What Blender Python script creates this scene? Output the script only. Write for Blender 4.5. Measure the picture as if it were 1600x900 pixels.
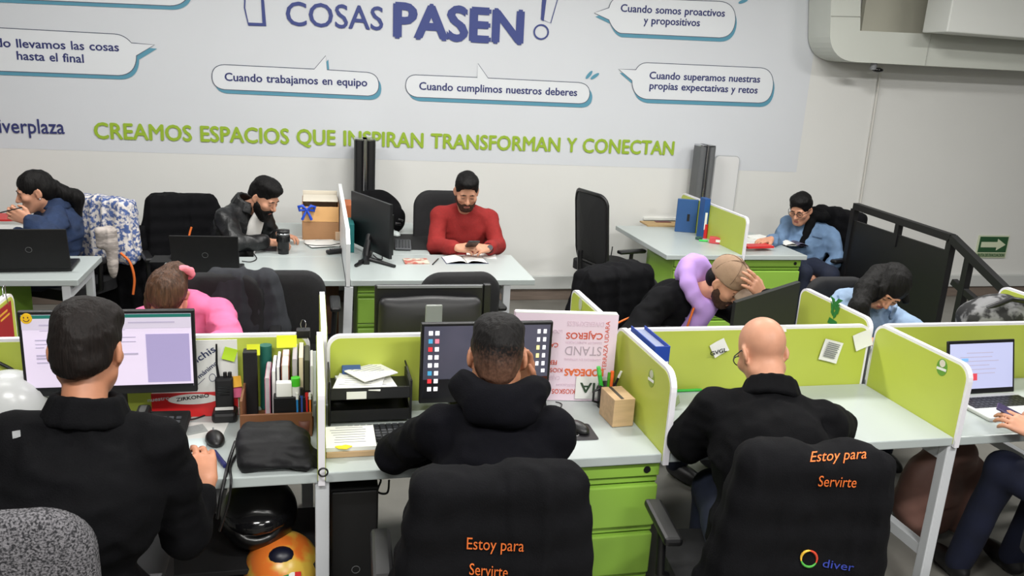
import bpy, bmesh, math, random
import numpy as np
from mathutils import Vector, Matrix
from mathutils.bvhtree import BVHTree
SC = bpy.context.scene; COL = SC.collection
random.seed(4); PI = math.pi
for o in list(bpy.data.objects): bpy.data.objects.remove(o)
# ------------------------------------------------------------ camera
CAMH = 2.04; FPX = 1300.0
PITCH, YAW, ROLL = [math.radians(a) for a in (15.2, 14.05, 3.42)]
def cam_axes():
    cy, sy, cp, sp = math.cos(YAW), math.sin(YAW), math.cos(PITCH), math.sin(PITCH)
    f = Vector((sy*cp, cy*cp, -sp)); r = Vector((cy, -sy, 0)); u = r.cross(f)
    c, s = math.cos(ROLL), math.sin(ROLL)
    return f, c*r + s*u, -s*r + c*u
CF, CR, CU = cam_axes()
cam = bpy.data.objects.new('camera', bpy.data.cameras.new('camera')); COL.objects.link(cam)
cam.data.sensor_width = 36; cam.data.lens = 36*FPX/1600; cam.data.clip_start = .05
cam.matrix_world = Matrix(((CR.x, CU.x, -CF.x, 0), (CR.y, CU.y, -CF.y, 0), (CR.z, CU.z, -CF.z, CAMH), (0, 0, 0, 1)))
SC.camera = cam
# ------------------------------------------------------------ light and exposure
SC.view_settings.view_transform = 'Standard'; SC.view_settings.look = 'None'
SC.view_settings.gamma = 1; SC.view_settings.exposure = 0.16
wd = bpy.data.worlds.new('world'); SC.world = wd; wd.use_nodes = True
wd.node_tree.nodes['Background'].inputs[0].default_value = (.8, .86, .9, 1)
wd.node_tree.nodes['Background'].inputs[1].default_value = .2
def area(name, loc, sx, sy, power, col=(1, .985, .95), rot=(0, 0, 0)):
    l = bpy.data.lights.new(name, 'AREA'); l.shape = 'RECTANGLE'; l.size = sx; l.size_y = sy; l.energy = power; l.color = col
    o = bpy.data.objects.new(name, l); COL.objects.link(o); o.location = loc; o.rotation_euler = rot; return o
CEIL = 3.55
LAMPS = [(-1.6, 4.6, 54), (0.9, 4.6, 70), (3.2, 4.4, 66), (5.6, 3.2, 70), (-1.4, 2.5, 12), (1.2, 2.5, 12), (-.6, 0.2, 95), (2.2, 0.2, 98), (1.0, -1.5, 80)]  # lamps near and behind the camera and at far right are added fill
for i, (x, y, p) in enumerate(LAMPS):
    area('ceiling_and_fill_light', (x, y, CEIL-.06), 1.2, .3, p)
# world points from the calibrated view: on a horizontal plane, on a plane of constant depth
def ray(px, py): return CF*FPX + CR*(px-800) - CU*(py-450)
def pz(px, py, z):
    r = ray(px, py); return Vector((0, 0, CAMH)) + r*((z-CAMH)/r.z)
def pY(px, py, y):
    r = ray(px, py); return Vector((0, 0, CAMH)) + r*(y/r.y)
# ------------------------------------------------------------ materials
def lin(c):
    if isinstance(c, str): c = tuple(int(c[i:i+2], 16) for i in (0, 2, 4))
    return tuple(((v/255)/12.92 if v/255 <= .04045 else ((v/255+.055)/1.055)**2.4) for v in c) + (1,)
MATS = {}
def M(name, col, rough=.5, metal=0, noise=None, bump=None, spec=.5, col2=None, sheen=0, emit=0, alpha=None, trans=0, stretch=None):
    if name in MATS: return MATS[name]
    m = bpy.data.materials.new(name); m.use_nodes = True; nt = m.node_tree; b = nt.nodes['Principled BSDF']
    I = b.inputs; I['Base Color'].default_value = lin(col); I['Roughness'].default_value = rough; I['Metallic'].default_value = metal
    I['Specular IOR Level'].default_value = spec
    if sheen: I['Sheen Weight'].default_value = sheen; I['Sheen Roughness'].default_value = .5
    if emit: I['Emission Color'].default_value = lin(col); I['Emission Strength'].default_value = emit
    if trans: I['Transmission Weight'].default_value = trans
    if alpha is not None: I['Alpha'].default_value = alpha
    def tex(scale, detail=3):
        tc = nt.nodes.new('ShaderNodeTexCoord'); n = nt.nodes.new('ShaderNodeTexNoise')
        n.inputs['Scale'].default_value = scale; n.inputs['Detail'].default_value = detail
        src = tc.outputs['Object']
        if stretch:
            mp = nt.nodes.new('ShaderNodeMapping'); mp.inputs['Scale'].default_value = stretch
            nt.links.new(src, mp.inputs[0]); src = mp.outputs[0]
        nt.links.new(src, n.inputs['Vector']); return n
    if noise:
        n = tex(noise[0]); r = nt.nodes.new('ShaderNodeValToRGB')
        c1 = lin(col); c2 = lin(col2) if col2 else tuple(v*(1-noise[1]) for v in c1[:3])+(1,)
        w = noise[2] if len(noise) > 2 else .2
        r.color_ramp.elements[0].position = .5-w; r.color_ramp.elements[1].position = .5+w
        r.color_ramp.elements[0].color = c2; r.color_ramp.elements[1].color = c1
        nt.links.new(n.outputs['Fac'], r.inputs[0]); nt.links.new(r.outputs[0], I['Base Color'])
        if emit: nt.links.new(r.outputs[0], I['Emission Color'])
    if bump:
        n = tex(bump[0]); bp = nt.nodes.new('ShaderNodeBump'); bp.inputs['Strength'].default_value = bump[1]; bp.inputs['Distance'].default_value = .004
        nt.links.new(n.outputs['Fac'], bp.inputs['Height']); nt.links.new(bp.outputs[0], I['Normal'])
    MATS[name] = m; return m
# ------------------------------------------------------------ objects
RM = {}                                                       # world matrix of every root and part
def tag(o, label=None, cat=None, group=None, kind=None):
    if label: o['label'] = label
    if cat: o['category'] = cat
    if group: o['group'] = group
    if kind: o['kind'] = kind
    return o
def thing(name, label, cat, loc=(0, 0, 0), rz=0, group=None):
    o = bpy.data.objects.new(name, None); o.empty_display_size = .1; COL.objects.link(o)
    o.location = loc; o.rotation_euler = (0, 0, rz)
    RM[o.name] = Matrix.Translation(loc) @ Matrix.Rotation(rz, 4, 'Z')
    return tag(o, label, cat, group)
def link_mesh(name, me, mat, parent=None):
    o = bpy.data.objects.new(name, me); COL.objects.link(o)
    if mat and not me.materials: me.materials.append(mat)
    if parent: o.parent = parent; RM[o.name] = RM[parent.name]
    return o
def mesh_np(name, v, f, smooth=True):
    me = bpy.data.meshes.new(name); me.from_pydata(np.asarray(v, dtype=np.float32), [], f)
    if smooth: me.shade_smooth()
    return me
class MB:
    """collects shapes; build() links them as ONE mesh object"""
    def __init__(s): s.v = []; s.f = []; s.sm = []
    def add(s, v, f, smooth=False):
        n = len(s.v); s.v += [tuple(p) for p in v]; s.f += [tuple(i+n for i in q) for q in f]; s.sm += [smooth]*len(f); return s
    def box(s, c, size, rot=None, bev=0, seg=2):
        bm = bmesh.new(); bmesh.ops.create_cube(bm, size=1)
        bmesh.ops.scale(bm, vec=size, verts=bm.verts)
        if bev: bmesh.ops.bevel(bm, geom=bm.edges[:], offset=min(bev, min(size)*.49), segments=seg, profile=.5, affect='EDGES')
        T = Matrix.Translation(c) @ (rot.to_4x4() if rot is not None else Matrix())
        bm.verts.index_update()
        s.add([T @ v.co for v in bm.verts], [[v.index for v in f.verts] for f in bm.faces], False); bm.free(); return s
    def cyl(s, a, b, r, r2=None, n=16, cap=True):
        return s.tube([a, b], r, n, r2=r2, cap=cap)
    def tube(s, pts, r, n=8, r2=None, cap=True, closed=False):
        pts = [Vector(p) for p in pts]; m = len(pts); rings = []; up = None
        for i, p in enumerate(pts):
            if closed: d = pts[(i+1) % m]-pts[i-1]
            else: d = pts[min(i+1, m-1)]-pts[max(i-1, 0)]
            d = d.normalized() if d.length > 1e-9 else Vector((0, 0, 1))
            if up is None: up = Vector((0, 0, 1)) if abs(d.z) < .9 else Vector((1, 0, 0))
            x = d.cross(up)
            x = x.normalized() if x.length > 1e-6 else Vector((1, 0, 0))
            y = x.cross(d).normalized(); up = y
            rr = r[i] if isinstance(r, (list, tuple)) else (r if r2 is None else r+(r2-r)*i/(m-1))
            rings.append([p+(x*math.cos(2*PI*k/n)+y*math.sin(2*PI*k/n))*rr for k in range(n)])
        v = [q for g in rings for q in g]; f = []
        for i in range(m if closed else m-1):
            j = (i+1) % m
            for k in range(n):
                f.append((i*n+k, i*n+(k+1) % n, j*n+(k+1) % n, j*n+k))
        s.add(v, f, True)
        if cap and not closed: s.add(rings[0], [tuple(range(n))[::-1]]); s.add(rings[-1], [tuple(range(n))])
        return s
    def lathe(s, prof, c=(0, 0, 0), n=24, rot=None, sc=(1, 1, 1)):
        v = []; f = []; m = len(prof)
        for r, z in prof:
            for k in range(n): v.append(Vector((r*math.cos(2*PI*k/n)*sc[0], r*math.sin(2*PI*k/n)*sc[1], z*sc[2])))
        for i in range(m-1):
            for k in range(n): f.append((i*n+k, i*n+(k+1) % n, (i+1)*n+(k+1) % n, (i+1)*n+k))
        T = Matrix.Translation(c) @ (rot.to_4x4() if rot is not None else Matrix())
        return s.add([T @ p for p in v], f, True)
    def prism(s, pts, o, u, v, d):
        """polygon pts (2D) at o + x u + y v, extruded by vector d"""
        o, u, v, d = Vector(o), Vector(u), Vector(v), Vector(d); n = len(pts)
        a = [o+u*p[0]+v*p[1] for p in pts]; b = [p+d for p in a]
        s.add(a+b, [tuple(range(n))[::-1], tuple(range(n, 2*n))]+[(i, (i+1) % n, n+(i+1) % n, n+i) for i in range(n)]); return s
    def quad(s, a, b, c, d): return s.add([a, b, c, d], [(0, 1, 2, 3)])
    def ell(s, c, r, rot=None, n=16, m=10):
        return s.lathe([(max(1e-4, math.cos(PI*(i/m-.5))), math.sin(PI*(i/m-.5))) for i in range(m+1)], c, n, None if rot is None else rot, r)
    def sheet(s, P, thick=0):
        """grid of points P[i][j]"""
        a = len(P); b = len(P[0]); v = [Vector(p) for row in P for p in row]
        f = [(i*b+j, i*b+j+1, (i+1)*b+j+1, (i+1)*b+j) for i in range(a-1) for j in range(b-1)]
        return s.add(v, f, True)
    def build(s, name, mat, parent=None, loc=None, world=True, smooth=None, fix=True):
        """world=True: vertices are world points; they become local to the parent (or to loc)"""
        if world:
            if parent: T = RM[parent.name].inverted()
            else:
                if loc is None:
                    xs = np.array(s.v); loc = ((xs[:, 0].min()+xs[:, 0].max())/2, (xs[:, 1].min()+xs[:, 1].max())/2, xs[:, 2].min())
                T = Matrix.Translation(loc).inverted()
            vs = [tuple(T @ Vector(p)) for p in s.v]
        else: vs = s.v
        me = bpy.data.meshes.new(name); me.from_pydata(vs, [], s.f)
        sm = s.sm if smooth is None else [smooth]*len(s.f)
        me.polygons.foreach_set('use_smooth', sm); me.update()
        if fix:
            bm = bmesh.new(); bm.from_mesh(me); bmesh.ops.recalc_face_normals(bm, faces=bm.faces); bm.to_mesh(me); bm.free()
        o = link_mesh(name, me, mat, parent)
        if not parent and loc is not None: o.location = loc; RM[o.name] = Matrix.Translation(loc)
        elif not parent: RM[o.name] = Matrix()
        return o
def copy_tree(o, parent=None):
    c = o.copy(); COL.objects.link(c)
    if parent: c.parent = parent
    for ch in list(o.children): copy_tree(ch, c)
    return c
def Rz(a): return Matrix.Rotation(a, 3, 'Z')
def Rx(a): return Matrix.Rotation(a, 3, 'X')
def Ry(a): return Matrix.Rotation(a, 3, 'Y')
def rrect(w, h, r, n=6, corners=(1, 1, 1, 1)):
    """rounded rectangle outline centred at 0 (corners: br, tr, tl, bl)"""
    pts = []
    for i, (sx, sy) in enumerate(((1, -1), (1, 1), (-1, 1), (-1, -1))):
        if not corners[i]: pts.append((sx*w/2, sy*h/2)); continue
        cx, cy = sx*(w/2-r), sy*(h/2-r); a0 = (-PI/2, 0, PI/2, PI)[i]
        for k in range(n+1): a = a0+PI/2*k/n; pts.append((cx+r*math.cos(a), cy+r*math.sin(a)))
    return pts
# ------------------------------------------------------------ lettering
def glyphs(txt, bold=0):
    cu = bpy.data.curves.new('letters', 'FONT'); cu.body = txt; cu.size = 1; cu.offset = 0; cu.resolution_u = 3; cu.extrude = .004
    o = bpy.data.objects.new('letters', cu); COL.objects.link(o)
    me = bpy.data.meshes.new_from_object(o)
    v = np.array([p.co[:] for p in me.vertices]); f = [tuple(p.vertices) for p in me.polygons]
    bpy.data.objects.remove(o); bpy.data.curves.remove(cu); bpy.data.meshes.remove(me)
    return v, f
def lettering(mb, txt, a, b, normal, cap=None, bold=.02, lift=.002, flip=False, slant=0):
    """letters on a baseline from world point a to b, on the plane with that normal; cap = capital height in metres"""
    v, f = glyphs(txt, bold); a, b, nn = Vector(a), Vector(b), Vector(normal).normalized()
    x0, x1 = v[:, 0].min(), v[:, 0].max(); L = (b-a).length; sx = L/(x1-x0); u = (b-a).normalized(); w = nn.cross(u).normalized()
    sy = sx if cap is None else cap/.70
    if bold > .005:                                           # heavier strokes: the same letters set again a hair to each side
        n0 = len(v); V = []; Fc = []
        for i, (dx, dy) in enumerate(((-bold, 0), (bold, 0), (0, bold*.8), (0, -bold*.8))): V.append(v+np.array((dx, dy, 0))+np.array((0, 0, 0))); Fc += [tuple(q+i*n0 for q in t) for t in f]
        v = np.concatenate(V); f = Fc; x0, x1 = v[:, 0].min(), v[:, 0].max(); sx = L/(x1-x0); sy = sx if cap is None else cap/.70
    nl = len(v)//4 if bold > .005 else len(v)
    mb.add([a+u*((p[0]-x0)*sx+slant*p[1]*sy)+w*(p[1]*sy)+nn*(lift+(.0004 if p[2] > 0 else -.0004)+.00025*(i//nl)) for i, p in enumerate(v)], f); return mb
# ------------------------------------------------------------ implicit surfaces for people and cloth
_rng = np.random.RandomState(7); _NT = _rng.rand(32, 32, 32).astype(np.float32)
def vnoise(P, scale):
    q = np.asarray(P)*np.asarray(scale); i = np.floor(q).astype(int); t = q-i; t = t*t*(3-2*t); i &= 31; j = (i+1) & 31
    x, y, z = t[:, 0], t[:, 1], t[:, 2]
    def g(a, b, c): return _NT[a[:, 0], b[:, 1], c[:, 2]]
    c00 = g(i, i, i)*(1-x)+g(j, i, i)*x; c10 = g(i, j, i)*(1-x)+g(j, j, i)*x
    c01 = g(i, i, j)*(1-x)+g(j, i, j)*x; c11 = g(i, j, j)*(1-x)+g(j, j, j)*x
    return ((c00*(1-y)+c10*y)*(1-z)+(c01*(1-y)+c11*y)*z)-.5
def A(p): return np.array(p, dtype=np.float64)
class SDF:
    def __init__(s, res=.006): s.p = []; s.res = res; s.Rm = np.eye(3); s.o = np.zeros(3); s.wr = []
    def frame(s, o=(0, 0, 0), Rm=None): s.o = A(o); s.Rm = np.eye(3) if Rm is None else np.array(Rm, dtype=float); return s   # columns = local axes in world
    def W(s, p): return s.o+s.Rm@A(p)
    def cap(s, a, b, ra, rb=None, k=.015, op='+'):
        s.p.append(('c', s.W(a), s.W(b), ra, ra if rb is None else rb, k, op)); return s
    def chain(s, pts, rs, k=.015, op='+'):
        for i in range(len(pts)-1): s.cap(pts[i], pts[i+1], rs[i], rs[i+1], k, op)
        return s
    def ell(s, c, r, k=.02, op='+', R=None):
        Q = s.Rm if R is None else s.Rm@np.array(R, dtype=float); s.p.append(('e', s.W(c), A(r), Q, 0, k, op)); return s
    def box(s, c, h, rd=.01, k=.01, op='+', R=None):
        Q = s.Rm if R is None else s.Rm@np.array(R, dtype=float); s.p.append(('b', s.W(c), A(h), Q, rd, k, op)); return s
    def half(s, p, n, k=.005):
        """keep the side the normal n points away from"""
        n = s.Rm@A(n); s.p.append(('h', s.W(p), n/np.linalg.norm(n), None, 0, k, '&')); return s
    def folds(s, amp, scale): s.wr.append((amp, scale, 0)); return s
    def creases(s, amp, scale): s.wr.append((amp, scale, 1)); return s
    def bounds(s):
        lo, hi = np.full(3, 1e9), np.full(3, -1e9)
        for q in s.p:
            if q[6] != '+': continue
            l, h = s.pb(q); lo = np.minimum(lo, l); hi = np.maximum(hi, h)
        return lo, hi
    def pb(s, q):
        if q[0] == 'c':
            r = max(q[3], q[4]); return np.minimum(q[1], q[2])-r, np.maximum(q[1], q[2])+r
        if q[0] == 'e': e = np.sqrt(((q[3]*q[2])**2).sum(1)); return q[1]-e, q[1]+e
        e = np.abs(q[3])@q[2]; return q[1]-e, q[1]+e
    def mesh(s):
        h = s.res; lo, hi = s.bounds(); ex = sum(q[0] for q in s.wr)*.6; lo = lo-3*h-ex; hi = hi+3*h+ex
        n = np.ceil((hi-lo)/h).astype(int)+1
        ax = [lo[i]+h*np.arange(n[i]) for i in range(3)]
        D = np.full(n, 1., dtype=np.float32)
        for q in s.p:
            k = q[5]; op = q[6]
            if q[0] == 'h':
                d = ((ax[0]-q[1][0])*q[2][0])[:, None, None]+((ax[1]-q[1][1])*q[2][1])[None, :, None]+((ax[2]-q[1][2])*q[2][2])[None, None, :]
                d = d.astype(np.float32); e = np.maximum(k-np.abs(D-d), 0)/k; D = np.maximum(D, d)+e*e*k*.25; continue
            l, u = s.pb(q); m = k+3*h
            i0 = np.clip(np.floor((l-m-lo)/h).astype(int), 0, n-1); i1 = np.clip(np.ceil((u+m-lo)/h).astype(int)+1, 1, n)
            if (i1 <= i0).any(): continue
            sl = tuple(slice(i0[i], i1[i]) for i in range(3))
            X = ax[0][sl[0]][:, None, None]; Y = ax[1][sl[1]][None, :, None]; Z = ax[2][sl[2]][None, None, :]
            if q[0] == 'c':
                a, b = q[1], q[2]; ba = b-a; L = max(ba@ba, 1e-12)
                t = np.clip(((X-a[0])*ba[0]+(Y-a[1])*ba[1]+(Z-a[2])*ba[2])/L, 0, 1)
                d = np.sqrt((X-a[0]-ba[0]*t)**2+(Y-a[1]-ba[1]*t)**2+(Z-a[2]-ba[2]*t)**2)-(q[3]+(q[4]-q[3])*t)
            else:
                Q = q[3]; x, y, z = X-q[1][0], Y-q[1][1], Z-q[1][2]
                lx = [Q[0, i]*x+Q[1, i]*y+Q[2, i]*z for i in range(3)]
                if q[0] == 'e':
                    r = q[2]; k0 = np.sqrt(sum((lx[i]/r[i])**2 for i in range(3))); k1 = np.sqrt(sum((lx[i]/r[i]**2)**2 for i in range(3)))
                    d = k0*(k0-1)/np.maximum(k1, 1e-6)
                    d = np.where(k0 < 1e-3, -r.min(), d)
                else:
                    g = [np.abs(lx[i])-(q[2][i]-q[4]) for i in range(3)]
                    d = np.sqrt(sum(np.maximum(w, 0)**2 for w in g))+np.minimum(np.maximum(np.maximum(g[0], g[1]), g[2]), 0)-q[4]
            d = d.astype(np.float32); S = D[sl]
            if op == '+': e = np.maximum(k-np.abs(S-d), 0)/k; D[sl] = np.minimum(S, d)-e*e*k*.25
            elif op == '-': d = -d; e = np.maximum(k-np.abs(S-d), 0)/k; D[sl] = np.maximum(S, d)+e*e*k*.25
        if s.wr:
            I = np.argwhere(np.abs(D) < ex+.03); P = lo+I*h; w = 0
            for a, sc, rd in s.wr:
                n_ = vnoise(P+(.37 if rd else 0), sc); w = w+a*(np.minimum(np.abs(n_)*2.6, .7)-.35 if rd else n_)
            D[I[:, 0], I[:, 1], I[:, 2]] += w.astype(np.float32)
        return nets(D, lo, h)
def nets(D, lo, h):
    S = D < 0; n = D.shape; co = [(i, j, k) for i in (0, 1) for j in (0, 1) for k in (0, 1)]
    def sh(B, c): return B[c[0]:n[0]-1+c[0], c[1]:n[1]-1+c[1], c[2]:n[2]-1+c[2]]
    cnt = sum(sh(S, c).astype(np.int8) for c in co); act = (cnt > 0) & (cnt < 8)
    idx = np.full(act.shape, -1, dtype=np.int64); I = np.argwhere(act); idx[act] = np.arange(len(I))
    val = {c: D[I[:, 0]+c[0], I[:, 1]+c[1], I[:, 2]+c[2]] for c in co}
    acc = np.zeros((len(I), 3)); w = np.zeros(len(I))
    for c in co:
        for a in range(3):
            if c[a]: continue
            e = list(c); e[a] = 1; e = tuple(e); va, vb = val[c], val[e]; m = (va < 0) != (vb < 0)
            t = np.where(m, va/np.where(m, va-vb, 1), 0)
            for b in range(3): acc[:, b] += np.where(m, c[b]+(t if b == a else 0), 0)
            w += m
    V = (I+acc/w[:, None])*h+lo; Fs = []
    for a in range(3):
        b, c = (a+1) % 3, (a+2) % 3
        s0 = [slice(None)]*3; s1 = [slice(None)]*3; s0[a] = slice(0, n[a]-1); s1[a] = slice(1, n[a])
        X = S[tuple(s0)] != S[tuple(s1)]; E = np.argwhere(X)
        E = E[(E[:, b] > 0) & (E[:, c] > 0) & (E[:, b] < n[b]-1) & (E[:, c] < n[c]-1)]
        inside = S[E[:, 0], E[:, 1], E[:, 2]]
        def cell(db, dc):
            q = E.copy(); q[:, b] -= db; q[:, c] -= dc; return idx[q[:, 0], q[:, 1], q[:, 2]]
        Q = np.stack([cell(1, 1), cell(0, 1), cell(0, 0), cell(1, 0)], 1)
        Q[~inside] = Q[~inside][:, ::-1]; Fs.append(Q)
    return V, np.concatenate(Fs)
def sdf_obj(sd, name, mat, parent=None, relax=1):
    V, Fq = sd.mesh()
    if relax:
        for _ in range(relax):
            acc = np.zeros_like(V); c = np.zeros(len(V))
            for i in range(4):
                for j in (1, 3):
                    np.add.at(acc, Fq[:, i], V[Fq[:, (i+j) % 4]]); np.add.at(c, Fq[:, i], 1)
            V = V*.5+.5*acc/np.maximum(c, 1)[:, None]
    if parent:
        T = np.array(RM[parent.name].inverted()); V = V@T[:3, :3].T+T[:3, 3]; loc = None
    else:
        loc = ((V[:, 0].min()+V[:, 0].max())/2, (V[:, 1].min()+V[:, 1].max())/2, V[:, 2].min()); V = V-A(loc)
    o = link_mesh(name, mesh_np(name, V, Fq), mat, parent)
    if loc: o.location = loc; RM[o.name] = Matrix.Translation(loc)
    return o
# ------------------------------------------------------------ people
def nrm(v): v = A(v); return v/np.linalg.norm(v)
def basis(f, up=(0, 0, 1)):
    """columns right, forward, up"""
    f = nrm(f); r = nrm(np.cross(f, A(up))); u = np.cross(r, f); return np.stack([r, f, u], 1)
def ik(a, b, l1, l2, pole):
    a, b = A(a), A(b); d = np.linalg.norm(b-a); d = min(d, (l1+l2)*.995); u = nrm(b-a)
    x = (l1*l1-l2*l2+d*d)/(2*d); hgt = math.sqrt(max(l1*l1-x*x, 0)); pl = A(pole)-u*(A(pole)@u)
    return a+u*x+nrm(pl)*hgt
def head_sdf(s, C, B, nose=1.0, fem=0):
    s.frame(C, B); j = .92 if fem else 1
    s.ell((0, -.014, .035), (.074, .094, .086), .02)
    s.ell((0, .022, -.028), (.066*j, .066, .088), .03)
    s.ell((0, .058, -.098), (.026*j, .026, .02), .03)
    for x in (-1, 1):
        s.cap((x*.052*j, -.005, -.06), (x*.02, .055, -.1), .018, .018, .025)
        s.ell((x*.045, .06, -.025), (.022, .022, .02), .02)
    s.cap((-.036, .078, .018), (.036, .078, .018), .011, k=.015)
    for x in (-1, 1): s.ell((x*.032, .098, -.002), (.018, .018, .012), .012, '-')
    for x in (-1, 1): s.ell((x*.031, .075, -.002), (.014, .012, .012), .004)
    s.cap((0, .087, .004), (0, .107*nose+.0, -.034), .008, .012, .01)
    for x in (-1, 1): s.ell((x*.012, .096, -.039), (.008, .009, .007), .006)
    s.cap((-.018, .082, -.066), (.018, .082, -.066), .0075, k=.006); s.cap((-.015, .08, -.077), (.015, .08, -.077), .0085, k=.006)
    s.cap((-.02, .0935, -.0715), (.02, .0935, -.0715), .003, k=.004, op='-')
    for x in (-1, 1):
        Re = np.array(Rz(x*.45) @ Rx(-.15))
        s.ell((x*.078, -.012, -.004), (.009, .02, .032), .006, R=Re)
        s.ell((x*.087, -.006, .0), (.006, .011, .019), .004, '-', R=Re)
        s.ell((x*.075, -.004, -.03), (.008, .009, .011), .006)
def hand_sdf(s, w, d, back, side, curl=.5, spread=.06, scale=1.0, thumb=(.055, .07, -.02), grip=None):
    """w wrist, d finger direction, back = normal of the back of the hand, side=+1 if the thumb is on the +x side of (d x back)"""
    y = nrm(d); z = nrm(A(back)-y*(A(back)@y)); x = np.cross(y, z)*side
    s.frame(w, np.stack([x, y, z], 1)*scale)
    sc = scale
    s.cap((.018, .02, 0), (.03, .085, 0), .016*sc, .0125*sc, .012); s.cap((0, .01, 0), (.008, .09, .002), .017*sc, .013*sc, .012)
    s.cap((-.014, .02, 0), (-.013, .088, .001), .016*sc, .0125*sc, .012); s.cap((-.02, .02, -.002), (-.032, .08, -.002), .015*sc, .0115*sc, .012)
    for i, (bx, by, L) in enumerate(((.031, .086, .068), (.0095, .092, .078), (-.012, .089, .072), (-.033, .081, .056))):
        p = A((bx, by, 0)); a = .15; sp = (1.4-i)*spread; cl = curl if grip is None else grip[i]
        for q, (fr, r0, r1) in enumerate(((.45, .0098, .009), (.3, .009, .0083), (.25, .0083, .007))):
            e = p+L*fr*A((math.sin(sp)*math.cos(a), math.cos(sp)*math.cos(a), -math.sin(a)))
            s.cap(p, e, r0*sc, r1*sc, .003 if q or True else .008); p = e; a += cl*(1.0 if q == 0 else .85)
    t = A(thumb); b0 = A((.024, .018, -.006)); b1 = b0+(t-b0)*.55+A((.008, 0, 0))
    s.cap(b0, b1, .015*sc, .0125*sc, .01); s.cap(b1, t, .0115*sc, .0095*sc, .004); s.cap(t, t+A((-.006, .022, -.006)), .0095*sc, .0075*sc, .004)
    s.frame()
SKIN = dict(light=M('skin_light', (206, 150, 122), .5, noise=(25, .12), spec=.4), tan=M('skin_tan', (186, 128, 98), .5, noise=(25, .14), spec=.4),
            deep=M('skin_deep', (150, 98, 74), .5, noise=(25, .14), spec=.4))
HAIRM = dict(black=M('hair_black', (15, 13, 13), .62, noise=(1, .5), bump=(1, .8), spec=.2, stretch=(150, 150, 16)), brown=M('hair_brown', (92, 64, 48), .5, noise=(1, .55, .12), bump=(1, .9), spec=.3, stretch=(120, 120, 14)),
             dark=M('hair_dark_brown', (27, 21, 19), .62, noise=(1, .5), bump=(1, .8), spec=.2, stretch=(150, 150, 20)), stubble=M('stubble', (74, 52, 44), .7, noise=(90, .4), bump=(200, .5), spec=.2))
def fade_hair():
    m = HAIRM['black'].copy(); m.name = 'hair_fade'; nt = m.node_tree; b = nt.nodes['Principled BSDF']; tc = nt.nodes.new('ShaderNodeTexCoord'); sp = nt.nodes.new('ShaderNodeSeparateXYZ'); ns = nt.nodes.new('ShaderNodeTexNoise'); ns.inputs['Scale'].default_value = 130
    ad = nt.nodes.new('ShaderNodeMath'); ad.operation = 'MULTIPLY_ADD'; ad.inputs[1].default_value = .5; r = nt.nodes.new('ShaderNodeValToRGB'); r.color_ramp.elements[0].position = .30; r.color_ramp.elements[1].position = .85; r.color_ramp.elements[0].color = lin((112, 80, 64)); r.color_ramp.elements[1].color = lin((17, 15, 15))
    nt.links.new(tc.outputs['Generated'], sp.inputs[0]); nt.links.new(tc.outputs['Object'], ns.inputs['Vector']); nt.links.new(ns.outputs['Fac'], ad.inputs[0]); nt.links.new(sp.outputs['Z'], ad.inputs[2]); nt.links.new(ad.outputs[0], r.inputs[0]); nt.links.new(r.outputs[0], b.inputs['Base Color']); return m
HAIRM['fade'] = fade_hair()
LIP = M('lip', (160, 92, 84), .45); EYE = M('eye_dark', (26, 18, 16), .3); WHITE_EYE = M('eye_white', (215, 210, 205), .3)
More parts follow.
